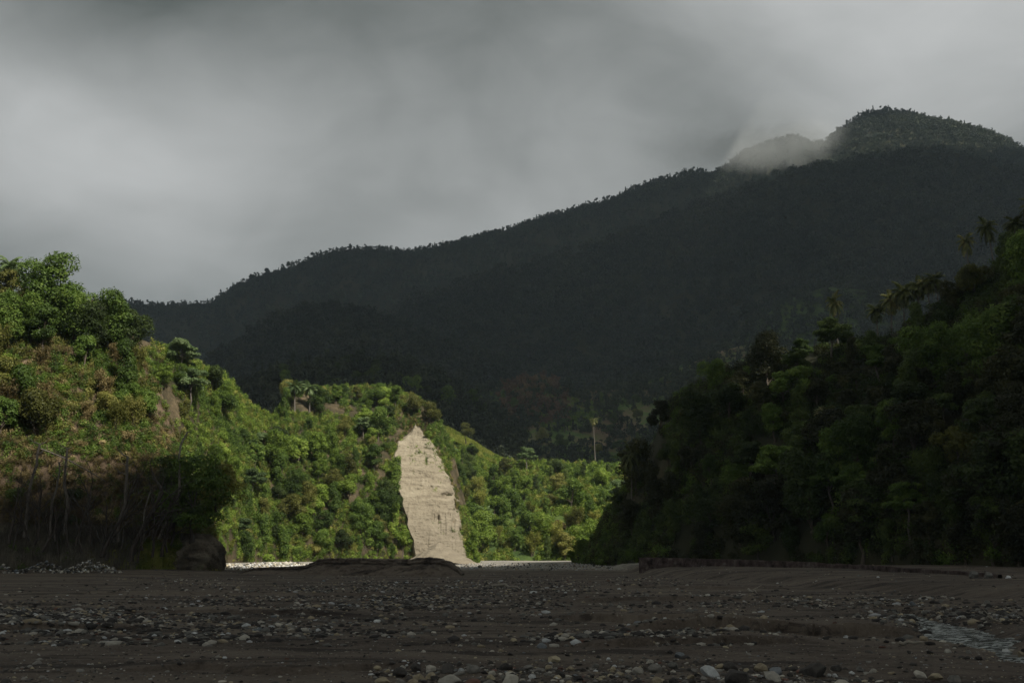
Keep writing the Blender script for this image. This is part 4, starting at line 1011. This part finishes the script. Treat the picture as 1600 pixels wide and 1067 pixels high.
# dark spreading tree and bare stems of the left foot
plant('spreading_tree', W(300, 842, 170), 1.4, 'mid', '', rot=.4, var=0, label='big dark spreading tree over the rock bluff at the river corner')
plant('spreading_tree', W(338, 800, 174), .85, 'olive', '', rot=2.4, var=1, label='dark tree leaning from the rock bluff toward the sunlit slope')
plant('spreading_tree', W(262, 800, 176), 1.0, 'deep', '', rot=1.4, var=1, label='shorter dark spreading tree on the bank side of the big one')
for i, (x, y, s_, lb) in enumerate([(288, 832, .9, 'bush on top of the rock bluff'), (322, 822, .8, 'bush at the outer edge of the rock bluff top'), (268, 872, .7, 'low bush against the near foot of the rock bluff'), (305, 812, 1.0, 'bush under the big dark spreading tree')]):
    plant('leafy_bush', W(x, y, 170), s_, ['olive', 'deep', 'olive', 'deep'][i], '', rot=i, var=i, label='dark ' + lb)
for i, (x, y, s, v, r, lb) in enumerate([
    (160, 862, 1.5, 0, .3, 'tall dark bare tree with forked stem, left of the thickest trunk'), (166, 868, 1.2, 3, 2.0, 'shorter dark bare tree sprouting at the foot of the tall forked one'), (206, 868, 1.75, 2, 1.0, 'thickest and tallest dark bare trunk of the shaded bank'),
    (238, 862, 1.55, 1, 2.2, 'dark bare tree with a crooked upper stem, right of the thickest trunk'), (118, 846, 1.2, 4, 3.3, 'dark bare tree leaning between the pale trunks'), (262, 856, 1.2, 3, 4.0, 'slender dark bare tree nearest the pale crooked one'),
    (15, 842, 1.4, 1, 5.0, 'dark bare tree closest to the picture edge'), (215, 874, .8, 0, 5.5, 'low dark bare tree with a branch reaching out sideways over the grass'), (60, 838, 1.2, 4, 1.1, 'thin dark bare tree behind the pale trunk')]):
    Y = float(LH.at(x, y)[1]) - 2.0
    plant('bare_tree', W(x, y + 2, Y), s, None, '', rot=r, var=v, label=lb)
for i, (x, y, H, r0, bend, mt, lb) in enumerate([
    (38, 835, 14, .26, .6, BARK_P, 'straight pale grey trunk beside the green bush of the shaded bank'), (76, 838, 11.5, .20, .4, BARK_P, 'pale trunk, second one from the green bush'), (101, 830, 13, .26, -.3, BARK_P, 'faint grey trunk between the pale trunks of the shaded bank'),
    (188, 842, 13, .30, .9, BARK_P, 'broad pale grey trunk behind the thickest dark one'), (258, 838, 17, .22, 2.6, BARK_W, 'bleached crooked dead trunk standing before the big dark tree'), (222, 850, 9, .14, .9, BARK_W, 'short bleached leaning stem right of the thickest dark trunk')]):
    o = link('dead_trunk', pole(400 + i, H, r0, bend).mesh('dead_trunk', mt, True), loc=tuple(W(x, y, float(LH.at(x, y)[1]) - 1.5)))
    tag(o, lb, 'dead tree')
rs = np.random.RandomState(17)
for k in range(18):
    x = 25 + 15 * k + rs.uniform(-9, 9); y = rs.uniform(838, 866); Y = float(LH.at(x, y)[1]) - rs.uniform(.5, 3)
    plant('bare_tree', W(x, y, Y), rs.uniform(.9, 1.6), None, 'the shaded lower left bank', rs=rs)
b = Buf(); t_ = np.linspace(0, 1, 14); A = W(-6, 694, 172); B = W(60, 684, 170); C = W(165, 752, 166)
Pq = np.stack([A * (1 - q) ** 2 + 2 * B * q * (1 - q) + C * q * q for q in t_]); tube(b, Pq, .17 - .09 * t_, 6)
tag(link('fallen_trunk', b.mesh('fallen_trunk', BARK_P, True)), 'long pale trunk arching down across the shaded bank behind the bare trees', 'fallen trunk')

# ridge trees against the sky
for s in range(4):
    t_, c_ = broadleaf(500 + s, 11, [3.2, 4.2, 2.4, 3.6][s], 7, 420, 1.15)
    PROTO.setdefault('ridge_tree', []).append([('trunk', t_.mesh('trunk', BARK_D)), ('crown', c_.mesh('crown', LEAF['far']))])
rs = np.random.RandomState(8); x = 222
while x < 800:
    cpt = M3.P[:, M3.nv - 1]; i = int(np.clip(np.searchsorted(M3.pxs, x), 0, len(M3.pxs) - 1))
    s = rs.uniform(.5, 1.15) * (1.6 if 375 < x < 610 else .85)
    e = plant('ridge_tree', cpt[i] - [0, 6, 4.5 * s], s, None, 'ridge', cat='tree', rs=rs)
    x += rs.choice([4, 7, 11, 20]) * rs.uniform(.8, 1.3)

# dry grass and green grass along the left foot
def tuftset(name, mat, n=90, H=1.1):
    out = []
    for k in range(3):
        rs = np.random.RandomState(600 + k); b = Buf(); a = rs.uniform(0, 6.28, n); r = rs.uniform(0, .5, n); base = np.stack([r * np.cos(a), r * np.sin(a), 0 * a - .1], 1)
        h = H * rs.uniform(.4, 1.1, n); ln = rs.uniform(.1, .5, n)
        tip = base + np.stack([np.cos(a) * ln * h, np.sin(a) * ln * h, h], 1); sd = np.stack([-np.sin(a), np.cos(a), 0 * a], 1) * .022
        mid = base * .45 + tip * .55 + [0, 0, .06]
        b.add(np.stack([base - sd, base + sd, mid + sd, mid - sd], 1).reshape(-1, 3), np.arange(4 * n).reshape(n, 4))
        b.add(np.stack([mid - sd, mid + sd, tip, tip], 1).reshape(-1, 3), np.arange(4 * n).reshape(n, 4))
        out.append(b.mesh('tuft', LEAF[mat]))
    return protoset(name, out)
def grass(name, P, seed, pset, label, smin, smax):
    rs = np.random.RandomState(seed); k = len(P); s_ = rs.uniform(smin, smax, k)
    scatter(name, P, np.stack([rs.normal(size=k) * .1, rs.normal(size=k) * .1, rs.uniform(0, 6.28, k)], 1), np.stack([s_] * 3, 1), rs.randint(0, 3, k), pset, label)
DG = tuftset('dry_tufts', 'drygrass'); GG = tuftset('green_tufts', 'grass')
rs = np.random.RandomState(77)
P = LH.sample(26000, rs, 0, .3, -60, 235); x, y = PROJ(P)
top = 826 + 6 * vnoise(x * .06, x * 0, 4)
P = P[(y > top)]; grass('dry_grass', P[:3200], 12, DG, 'grey dry grass hanging over the shaded bank', .8, 1.5)
P = LH.sample(20000, rs, 0, .25, 190, 318); x, y = PROJ(P); P = P[y > 848 + 10 * vnoise(x * .05, x * 0, 9)]
grass('grass', P[:700], 13, GG, 'low green grass at the foot of the shaded bank', .7, 1.3)
idx = rs.randint(0, 60 * 40, 5200); u = rs.uniform(0, 58.9, 5200); v = rs.uniform(1, 38, 5200); i0 = u.astype(int); j0 = v.astype(int)
P = MP[i0, j0] * (1 - (u - i0))[:, None] + MP[i0 + 1, j0] * (u - i0)[:, None] + (MP[i0, j0 + 1] - MP[i0, j0]) * (v - j0)[:, None]
grass('grass', P, 14, GG, 'bright grass on the meadow above the slope', .5, 1.0)

# ------------------------------------------------------------------ stones
import bmesh
def ico(sub):
    bm = bmesh.new(); bmesh.ops.create_icosphere(bm, subdivisions=sub, radius=1); V = np.array([v.co[:] for v in bm.verts]); F = np.array([[v.index for v in f.verts] for f in bm.faces]); bm.free(); return V, F
ICO = {k: ico(k) for k in (1, 2, 4)}
def rockshape(seed, sub):
    rs = np.random.RandomState(seed); V, F = ICO[sub]; V = V.copy()
    for _ in range(13):      # planed faces, as on broken and rolled stones
        d = rdirs(1, rs)[0]; h = rs.uniform(.5, .88); q = V @ d; V = V - np.clip(q - h, 0, None)[:, None] * d * .97
    V = V * [rs.uniform(.85, 1.25), rs.uniform(.75, 1.0), rs.uniform(.5, .8)]
    if sub > 2:
        V *= 1 + .07 * (fbm(V[:, 0] * 3 + V[:, 2] * 2, V[:, 1] * 3 - V[:, 2], seed, 4) - .5)[:, None] * 2
    return V, F
def rockmat(name, c1, c2):
    m, t = newmat(name); g = t.n('ShaderNodeTexCoord').outputs['Object']; oi = t.n('ShaderNodeObjectInfo').outputs['Random']
    gp = t.n('ShaderNodeNewGeometry').outputs['Position']
    a = t.noise(g, 2.0, 6, .65); b = t.noise(g, 14, 4, .7)
    f = t.math('ADD', t.math('MULTIPLY', a, .7), t.math('MULTIPLY', b, .3))
    f2 = t.math('ADD', f, t.math('MULTIPLY', t.math('SUBTRACT', oi, .5), .25))
    col = t.ramp(f2, [(.35, c1), (.62, c2)])
    bp = t.n('ShaderNodeBump', {'Height': f, 'Strength': .7, 'Distance': .06})
    p = t.n('ShaderNodeBsdfPrincipled', {'Base Color': col, 'Roughness': .8, 'Specular IOR Level': .3, 'Normal': bp.outputs[0]})
    t.n('ShaderNodeOutputMaterial', {'Surface': p.outputs[0]}); return m
RM = {'dark': rockmat('stone_dark', (.018, .016, .015, 1), (.060, .054, .048, 1)), 'grey': rockmat('stone_grey', (.09, .088, .080, 1), (.20, .188, .165, 1)),
      'pale': rockmat('stone_pale', (.27, .255, .22, 1), (.46, .43, .36, 1)), 'tan': rockmat('stone_tan', (.22, .18, .12, 1), (.38, .33, .22, 1)),
      'white': rockmat('stone_white', (.34, .35, .35, 1), (.55, .56, .55, 1)), 'red': rockmat('stone_red', (.07, .035, .025, 1), (.14, .072, .052, 1)), 'blue': rockmat('stone_blue_grey', (.10, .115, .125, 1), (.20, .215, .225, 1))}
RV = [rockshape(700 + k, 4) for k in range(9)]
RMESH = {}
def rockmesh(v, c):
    if (v, c) not in RMESH: RMESH[(v, c)] = mesh_np('boulder', RV[v][0], RV[v][1], RM[c], True)
    return RMESH[(v, c)]
WORD = dict(dark='dark', grey='grey', pale='pale', tan='tan', white='whitish', red='reddish', blue='bluish grey')
def bedpt(px, py):
    q = g0(px, py)
    for _ in range(3):
        z = float(bed_z(q[0:1], q[1:2])[0]); r = (py - 884.5) / 1600.0
        Y = (CAMZ - z) / r * 1.0; q = np.array([(px - 800) / 1600.0 * Y, Y])
    z = float(bed_z(q[0:1], q[1:2])[0]); return q[0], q[1], z
SPOTS = []
def boulder(px, py, wpx, c, label=None, v=None, rot=None, flat=1.0, group=None, rs=np.random.RandomState(31)):
    x, y, z = bedpt(px, py); s = wpx * y / 1600.0 / 2.0; v = rs.randint(9) if v is None else v
    o = bpy.data.objects.new('boulder' if s > .16 else 'stone', rockmesh(v, c)); COL.objects.link(o)
    o.location = (x, y, z + s * (.26 if wpx > 9 else .10) * flat); o.scale = (s, s, s * flat); o.rotation_euler = (rs.normal() * .2, rs.normal() * .2, rs.uniform(0, 6.28) if rot is None else rot)
    o['category'] = 'boulder' if s > .16 else 'stone'; SPOTS.append((px, py, wpx))
    if label: o['label'] = label
    if group: o['group'] = group
    return o
NAMED = [
    (609, 1059, 31, 'tan', 'rounded olive-tan boulder, first of the bright ones along the bottom row'), (651, 1057, 21, 'tan', 'small yellowish boulder right of the olive-tan one in the bottom row'), (706, 1056, 38, 'pale', 'large pale pinkish boulder with a slanting face in the bottom row'),
    (680, 1032, 21, 'pale', 'flat pale stone lying alone above the large pinkish boulder'), (745, 1064, 33, 'red', 'rust red boulder cut by the bottom of the picture'), (769, 1049, 14, 'tan', 'small tan stone above the rust red boulder'),
    (771, 1042, 15, 'pale', 'small pale stone just behind the small tan one above the red boulder'), (830, 1048, 13, 'white', 'small upright white stone between dark boulders'), (797, 1056, 27, 'pale', 'long pale flat stone right of the rust red boulder'),
    (876, 1062, 15, 'white', 'round whitish stone in the pile of dark boulders'), (862, 1024, 24, 'tan', 'yellowish angular stone on top of the dark pile'), (1052, 1017, 20, 'blue', 'bluish white flat stone lying above the dark boulders'),
    (1097, 1045, 35, 'white', 'whitish grey wide boulder at the middle of the bottom row'), (1109, 1034, 18, 'tan', 'tan round stone resting behind the whitish wide boulder'), (1140, 1056, 50, 'dark', 'largest dark boulder, right of the whitish wide one'),
    (1190, 1052, 36, 'pale', 'pale yellow-grey low boulder with a bluish one behind it'), (1196, 1042, 30, 'blue', 'bluish grey boulder behind the low pale yellow-grey one'), (1222, 1036, 18, 'dark', 'black upright stone beside the bluish grey boulder'),
    (1250, 1044, 44, 'dark', 'long dark boulder right of the black upright stone'), (1292, 1061, 31, 'pale', 'pale pointed boulder standing alone at the bottom'), (1411, 1046, 24, 'pale', 'pale boulder, higher half of a touching pair on open sand'),
    (1432, 1049, 24, 'tan', 'tan oblong boulder, lower half of a touching pair on open sand'), (1461, 1053, 22, 'grey', 'grey half-buried stone next to the touching pale pair'), (596, 967, 11, 'white', 'white stone standing up on the sand bar in mid river bed'),
    (845, 1006, 14, 'blue', 'blue-grey round stone alone on dark sand'), (803, 994, 12, 'tan', 'yellowish stone alone on dark sand near the blue-grey one'), (890, 992, 13, 'tan', 'tan stone right of the blue-grey round stone'), (784, 1010, 11, 'tan', 'little tan stone left of the blue-grey round one'),
    (667, 1010, 10, 'pale', 'little pale stone alone on the smooth sand'), (1420, 993, 16, 'tan', 'tan stone at the near edge of the stream'), (1540, 1012, 16, 'white', 'whitish boulder at the foot of the little rapid'), (1566, 1009, 18, 'tan', 'tan boulder splitting the stream'),
    (1467, 975, 16, 'dark', 'dark stone in the middle of the white water'), (1519, 940, 10, 'grey', 'grey boulder on the sand beyond the stream'), (1558, 958, 8, 'white', 'bright white stone beyond the stream'), (157, 983, 15, 'grey', 'grey boulder in the dark gravel patch on the left'),
    (212, 967, 11, 'pale', 'pale stone in the dark gravel patch on the left'), (448, 972, 12, 'pale', 'pale stone low in the gravel field, left of the sand bar'), (95, 865, 14, 'pale', None)]
for (px, py, wd, c, lb) in NAMED[:-1]: boulder(px, py, wd, c, lb)
rs = np.random.RandomState(90)
def dens(px, py):
    """how stony the bed is, by place"""
    e = lambda cx, cy, rx, ry: np.exp(-(((px - cx) / rx) ** 2 + ((py - cy) / ry) ** 2))
    d = .035 + 1.0 * e(640, 928, 260, 20) + .5 * e(330, 905, 90, 8) + .95 * e(120, 967, 210, 24) + .7 * e(420, 975, 160, 12) + 1.3 * sstep(1022, 1040, py) * sstep(560, 620, px) * sstep(1400, 1260, px) + .5 * sstep(1010, 1025, py) * sstep(1150, 1000, px) * sstep(640, 760, px)
    d = d + .9 * e(1230, 934, 170, 8) + .9 * e(1480, 955, 130, 14) + .6 * e(1500, 1012, 130, 10) + .5 * e(760, 910, 250, 12) + .45 * e(900, 990, 120, 10) + .35 * e(60, 1050, 330, 20) + .4 * e(1080, 985, 60, 20) + .35 * e(980, 905, 80, 8)
    return d * (.08 + 3.0 * fbm(px * .018, py * .10, 61, 4) ** 2.4)
CLS = ['dark', 'grey', 'pale', 'tan', 'red', 'white', 'blue']
pr = np.array([.60, .21, .07, .065, .018, .022, .015])
# one by one: the largest ones
RANDOM = []
zones = [((590, 1345), (1034, 1070), 135, (10, 34), 'the bottom row of boulders'), ((640, 1100), (1012, 1036), 30, (6, 13), 'the sand above the bottom row'), ((0, 340), (945, 992), 34, (5, 12), 'the dark gravel patch on the left'),
         ((400, 960), (906, 950), 44, (4, 8), 'the stony field in mid river bed'), ((1380, 1600), (942, 1030), 30, (7, 16), 'the banks of the stream'), ((1000, 1440), (922, 948), 14, (5, 8), 'the foot of the right bank')]
for (xr, yr, cnt, sr, zn) in zones:
    k = 0; tries = 0
    while k < cnt and tries < 9000:
        tries += 1; px = rs.uniform(*xr); py = rs.uniform(*yr)
        if rs.uniform() > dens(np.array([px]), np.array([py]))[0] * .9: continue
        wpx = sr[0] + (sr[1] - sr[0]) * rs.uniform() ** 1.8
        if any(abs(px - a) < (wpx + c_) * .40 and abs(py - b_) < (wpx + c_) * .22 for a, b_, c_ in SPOTS): continue
        c = CLS[rs.choice(7, p=(np.array([.42, .30, .10, .10, .02, .04, .02]) if sr[0] >= 10 else pr))]
        if sr[0] >= 10 and c in ('white', 'red', 'blue') and wpx > 22: c = 'grey'
        RANDOM.append((px, py, wpx, c, zn, boulder(px, py, wpx, c, None, group='stones of ' + zn, rs=rs))); k += 1
HANDLE = {0: 'the olive-tan boulder', 2: 'the large pinkish boulder', 3: 'the lone flat pale stone', 4: 'the rust red boulder', 9: 'the round whitish stone in the dark pile', 10: 'the yellowish angular stone', 11: 'the bluish white flat stone',
          12: 'the whitish wide boulder', 14: 'the largest dark boulder', 15: 'the low yellow-grey boulder', 17: 'the black upright stone', 18: 'the long dark boulder', 19: 'the pale pointed boulder', 20: 'the touching pale pair', 23: 'the white stone on the sand bar',
          24: 'the lone blue-grey stone', 30: 'the whitish boulder at the rapid', 33: 'the grey boulder beyond the stream', 34: 'the bright white stone beyond the stream', 35: 'the grey boulder in the gravel patch', 36: 'the pale stone in the gravel patch', 37: 'the pale stone low in the gravel field'}
KEYS = {}
for (px, py, wpx, c, zn, o) in RANDOM:
    hk = min(HANDLE, key=lambda k: math.hypot(NAMED[k][0] - px, 3 * (NAMED[k][1] - py))); dd = math.hypot(NAMED[hk][0] - px, 3 * (NAMED[hk][1] - py))
    sz = 'large' if wpx > 20 else 'medium' if wpx > 12 else 'small'
    KEYS.setdefault((sz, c, hk), []).append((dd, o))
NTH = ['nearest', 'second nearest', 'third nearest', 'fourth nearest', 'fifth nearest', 'sixth nearest', 'seventh nearest', 'eighth nearest', 'ninth nearest', 'tenth nearest', 'eleventh nearest', 'twelfth nearest'] + ['%s nearest' % w for w in ('thirteenth', 'fourteenth', 'fifteenth', 'sixteenth', 'seventeenth', 'eighteenth', 'nineteenth', 'twentieth', 'twenty-first', 'twenty-second', 'twenty-third', 'twenty-fourth', 'twenty-fifth', 'twenty-sixth', 'twenty-seventh', 'twenty-eighth')]
for (sz, c, hk), L in KEYS.items():
    L.sort(key=lambda a: a[0])
    for i, (dd, o) in enumerate(L): o['label'] = '%s %s %s stone to %s' % (NTH[min(i, len(NTH) - 1)], sz, WORD[c], HANDLE[hk])
# all the small ones: too many to count
def smallstones(n, name, label, seed, yr, sizes, sub, fixed=None, dfun=dens, dlift=0, clsp=pr):
    rs = np.random.RandomState(seed)
    lib = [rockshape(800 + k, sub) for k in range(12)]
    px = rs.uniform(-30, 1630, n * 14); py = yr[0] + (yr[1] - yr[0]) * rs.uniform(size=n * 14)
    Yd = 2.24 / ((py - 884.5) / 1600 + .006)
    wgt = dfun(px, py) * np.clip(Yd / 30, .3, 3)
    ok = rs.uniform(size=n * 14) < wgt / 3.0
    px, py = px[ok][:n], py[ok][:n]
    q = np.array([g0(a, b) for a, b in zip(px, py)]); X, Y = q[:, 0], q[:, 1]; Z = bed_z(X, Y)
    S = np.exp(rs.normal(size=len(X)) * .45) * sizes
    S = np.clip(S, .012, .34)
    Vs, Fs, Ms, off = [], [], [], 0
    cl = rs.choice(7, len(X), p=clsp)
    li = rs.randint(0, 12, len(X)); th = rs.uniform(0, 6.28, len(X))
    for k in range(12):
        m = li == k; V, F = lib[k]
        if not m.any(): continue
        c, s = np.cos(th[m])[:, None], np.sin(th[m])[:, None]; sc = S[m][:, None]
        x = (V[None, :, 0] * c - V[None, :, 1] * s) * sc + X[m][:, None]; y = (V[None, :, 0] * s + V[None, :, 1] * c) * sc + Y[m][:, None]
        z = V[None, :, 2] * sc * .9 + Z[m][:, None] + sc * .05
        kk = m.sum(); Vs.append(np.stack([x, y, z], -1).reshape(-1, 3)); Fs.append((F[None] + (np.arange(kk) * len(V))[:, None, None]).reshape(-1, 3) + off); off += kk * len(V)
        Ms.append(np.repeat(cl[m], len(F)))
    me = mesh_np(name, np.concatenate(Vs), np.concatenate(Fs), smooth=False, mats=[RM[c] for c in CLS], fm=np.concatenate(Ms))
    tag(link(name, me), label, 'stones', kind='stuff')
smallstones(16000, 'river_stones', 'countless cobbles strewn over the dark sand', 41, (894, 1000), .088, 1, clsp=np.array([.52, .24, .11, .08, .01, .03, .01]))
smallstones(2200, 'river_stones', 'countless rounded cobbles on the near river bed', 42, (960, 1075), .042, 2)
smallstones(15000, 'gravel', 'fine gravel on the near river bed', 43, (930, 1075), .022, 1, dfun=lambda a, b: .22 + .6 * dens(a, b), clsp=np.array([.42, .25, .12, .11, .03, .04, .03]))
# sunlit cobbles between the bluff and the dark sand terrace
def patch(name, label, n, xr, yr, size, seed, zl, clsp):
    rs = np.random.RandomState(seed); V, F = rockshape(850, 1); X = rs.uniform(*xr, n); Y = rs.uniform(*yr, n); Z = bed_z(X, Y) + (zl(X, Y) if zl else 0); S = size * np.exp(rs.normal(size=n) * .4)
    th = rs.uniform(0, 6.28, n); c, s = np.cos(th)[:, None], np.sin(th)[:, None]; sc = S[:, None]
    P = np.stack([(V[None, :, 0] * c - V[None, :, 1] * s) * sc + X[:, None], (V[None, :, 0] * s + V[None, :, 1] * c) * sc + Y[:, None], V[None, :, 2] * sc * 1.1 + Z[:, None] + sc * .2], -1)
    me = mesh_np(name, P.reshape(-1, 3), (F[None] + (np.arange(n) * len(V))[:, None, None]).reshape(-1, 3), mats=[RM[k] for k in CLS], fm=np.repeat(rs.choice(7, n, p=clsp), len(F)))
    tag(link(name, me), label, 'stones', kind='stuff')
pale = np.array([.12, .28, .3, .1, .0, .18, .02])
patch('river_stones', 'pale sunlit cobbles at the foot of the hill behind the bluff', 4200, (-62, -28), (188, 262), .22, 51, None, pale)
patch('river_stones', 'scattered stones on the sunlit sand below the cliff', 900, (-14, 24), (215, 300), .2, 52, None, pale)
mound = lambda cx, cy, r, h: (lambda X, Y: h * np.clip(1 - np.hypot((X - cx) / r, (Y - cy) / 2.0), 0, 1))
for (px, Yd, nn, r, h, sd, lb) in [(158, 150, 260, 4.2, 1.1, 61, 'heap of pale stones in front of the green grass of the shaded bank'), (88, 148, 200, 4.0, .9, 62, 'low heap of pale stones below the dry grass bank'), (20, 149, 60, 2.6, .5, 63, 'few pale stones beneath the dry grass')]:
    c = (px - 800) / 1600 * Yd * 1.0; rs = np.random.RandomState(sd)
    patch('stone_heap', lb, nn, (c - r, c + r), (Yd - 2, Yd + 2), .2, sd, mound(c, Yd, r, h + .6), np.array([.25, .3, .2, .05, .0, .1, .1]))
tag(boulder(82, 894, 16, 'pale'), 'large pale block lying at the foot of the dry grass bank', 'boulder')
# blocks at the far end of the wall
for (px, py, wd, c, lb) in [(1522, 904, 22, 'grey', 'grey block leaning at the broken end of the low wall'), (1545, 905, 20, 'grey', 'second grey block at the broken end of the low wall'), (1576, 908, 13, 'white', 'white stone on the sand past the wall end')]:
    P_ = W(px, py, 90); o = link('boulder', rockmesh(3, c), loc=tuple(P_ + [0, 0, .25])); s = wd * 90 / 3200; o.scale = (s, s, s * 1.2); tag(o, lb, 'boulder')
# driftwood
def wood(pts, r, label, lift=.08, fork=None):
    P = [];
    for (px, py) in pts:
        x, y, z = bedpt(px, py); P.append([x, y, z + lift])
    P = np.array(P); P[1:-1, 2] += .05; b = Buf(); t = np.linspace(0, 1, 9); Q = np.stack([np.interp(t, np.linspace(0, 1, len(P)), P[:, k]) for k in range(3)], 1)
    Q += np.random.RandomState(int(pts[0][0])).normal(size=Q.shape) * r * .5
    tube(b, Q, r * (1.1 - .7 * t), 6)
    if fork: tube(b, [Q[4], Q[4] + np.array(fork) * .5, Q[4] + np.array(fork)], [r * .7, r * .5, r * .2], 5)
    tag(link('driftwood', b.mesh('driftwood', BARK_W, True)), label, 'driftwood')
wood([(1383, 1001), (1420, 1003)], .05, 'straight yellowish stick lying along the near stream edge', fork=None)
wood([(1521, 961), (1528, 968), (1538, 969)], .05, 'forked bleached branch on the rocks beyond the stream', fork=(-.35, .1, .45))
wood([(770, 912), (790, 915), (812, 919)], .14, 'long bleached log on the far gravel in mid river bed')
wood([(1158, 921), (1172, 925)], .09, 'bleached stick lying below the sand of the right bank', fork=(.9, .1, .5))
wood([(1574, 953), (1590, 957)], .05, 'short pale stick near the white stone beyond the stream')
wood([(1085, 962), (1125, 960)], .06, 'dark-tipped long stick by the erosion step', fork=(.5, .2, .2))

# ------------------------------------------------------------------ labels for the trees that stand in crowds
WORDC = {'mid': 'green', 'bright': 'bright green', 'deep': 'dark green', 'shade': 'blackish green', 'olive': 'olive', 'silver': 'grey-green', 'yellow': 'yellowish', 'brown': 'brown', None: ''}
KW = {'bare_tree': 'thin dark bare tree', 'spreading_tree': 'spreading tree', 'broadleaf_tree': 'round-crowned tree', 'tiered_tree': 'layered tree', 'vine_covered_tree': 'vine-draped tree', 'coconut_palm': 'palm', 'bamboo_clump': 'feathery clump', 'leafy_bush': 'bush', 'dry_shrub': 'dry shrub', 'ridge_tree': 'tree'}
ORD = 'first second third fourth fifth sixth seventh eighth ninth tenth eleventh twelfth thirteenth fourteenth fifteenth sixteenth seventeenth eighteenth nineteenth twentieth'.split()
ORD += ['twenty-' + o for o in ORD[:9]] + ['thirtieth'] + ['thirty-' + o for o in ORD[:9]] + ['fortieth'] + ['forty-' + o for o in ORD[:9]] + ['fiftieth'] + ['fifty-' + o for o in ORD[:9]] + ['sixtieth'] + ['sixty-' + o for o in ORD[:9]]
ORD += [t + u for t, us in (('seventi', 1),) for u in ('eth',)] + ['seventy-' + o for o in ORD[:9]] + ['eightieth'] + ['eighty-' + o for o in ORD[:9]] + ['ninetieth'] + ['ninety-' + o for o in ORD[:9]]
SETS = {}
for e, kind, colour, zone, word in THINGS:
    if 'label' in e: continue
    P_ = np.array(e.location); x, y = PROJ(P_)
    SETS.setdefault(zone, []).append((float(x), float(y), e, kind, colour))
for zone, L in SETS.items():
    ys = np.sort([a[1] for a in L]); cuts = [ys[len(ys) // 3], ys[2 * len(ys) // 3]] if len(L) > 12 and zone != 'ridge' else []
    sub = {}
    for a in L:
        band = '' if not cuts else ('upper' if a[1] < cuts[0] else 'middle' if a[1] < cuts[1] else 'lower')
        sub.setdefault((band, a[3], a[4]), []).append(a)
    for (band, kind, colour), M in sub.items():
        M.sort(key=lambda a: a[0]); nm = (WORDC[colour] + ' ' + KW[kind]).strip()
        if kind == 'dry_shrub': nm = 'dry brown shrub'
        for i, a in enumerate(M):
            if zone == 'ridge': lb = '%s dark tree counted up the mountain skyline from its low end' % ORD[i]
            else:
                bw = {'upper': 'high on', 'middle': 'halfway up', 'lower': 'low on', '': 'on'}[band]
                lb = '%s %s from the left, %s %s' % (ORD[i], nm, bw, zone) if len(M) > 1 else 'only %s %s %s' % (nm, bw, zone)
            a[2]['label'] = lb
            a[2]['group'] = ('trees against the sky on the mountain ridge' if zone == 'ridge' else 'trees and bushes on ' + zone)

# ------------------------------------------------------------------ mist on the saddle, and the air
def mist(px, py, Y, rx, rz, d, label, seed):
    c = W(px, py, Y); V, F = ICO[4] if False else ico(3); V = V * [rx, rx * .7, rz]
    m = bpy.data.materials.new('mist_vapour'); m.use_nodes = True; m.node_tree.nodes.clear(); t = NT(m.node_tree)
    oc = t.n('ShaderNodeTexCoord').outputs['Object']
    ln = t.n('ShaderNodeVectorMath', {0: t.n('ShaderNodeVectorMath', {0: oc, 1: (1 / rx, 1 / (rx * .7), 1 / rz)}, operation='MULTIPLY').outputs[0]}, operation='LENGTH').outputs['Value']
    nz = t.noise(oc, 5.0 / rx, 5, .62, .8)
    f = t.math('SUBTRACT', t.math('MULTIPLY_ADD', nz, .9, .42), ln, clamp=True)
    v = t.n('ShaderNodeVolumePrincipled', {'Color': (.70, .72, .71, 1), 'Density': t.math('MULTIPLY', f, d), 'Anisotropy': 0.0})
    t.n('ShaderNodeOutputMaterial', {'Volume': v.outputs[0]})
    tag(link('cloud', mesh_np('cloud', V, F, m), loc=tuple(c)), label, 'cloud', kind='stuff')
mist(1200, 234, 1765, 150, 46, .020, 'pale cloud resting on the saddle below the summit', 1)
mist(1268, 214, 1770, 80, 40, .010, 'wisp of cloud against the steep side of the summit', 2)
mist(1170, 215, 1850, 260, 75, .003, 'thin wide cloud veil above the saddle', 3)
mist(1090, 235, 1880, 140, 45, .006, 'thin cloud trailing along the ridge away from the summit', 4)
hz = bpy.data.materials.new('air'); hz.use_nodes = True; hz.node_tree.nodes.clear(); t = NT(hz.node_tree)
v = t.n('ShaderNodeVolumePrincipled', {'Color': (.72, .88, 1.0, 1), 'Density': HAZE, 'Anisotropy': .2}); t.n('ShaderNodeOutputMaterial', {'Volume': v.outputs[0]})
bx = np.array([[x, y, z] for x in (-4100, 4100) for y in (-4100, 4100) for z in (-40, 960)], float)
fx = [[0, 1, 3, 2], [4, 6, 7, 5], [0, 4, 5, 1], [2, 3, 7, 6], [0, 2, 6, 4], [1, 5, 7, 3]]
tag(link('haze', mesh_np('haze', bx, fx, hz)), 'thin bluish air between the hills', 'haze', kind='stuff')

for o in SC.objects:
    if 'category' in o and len(str(o.get('label', '')).replace('-', '').split()) > 16: print('LONG', o.name, o['label'])
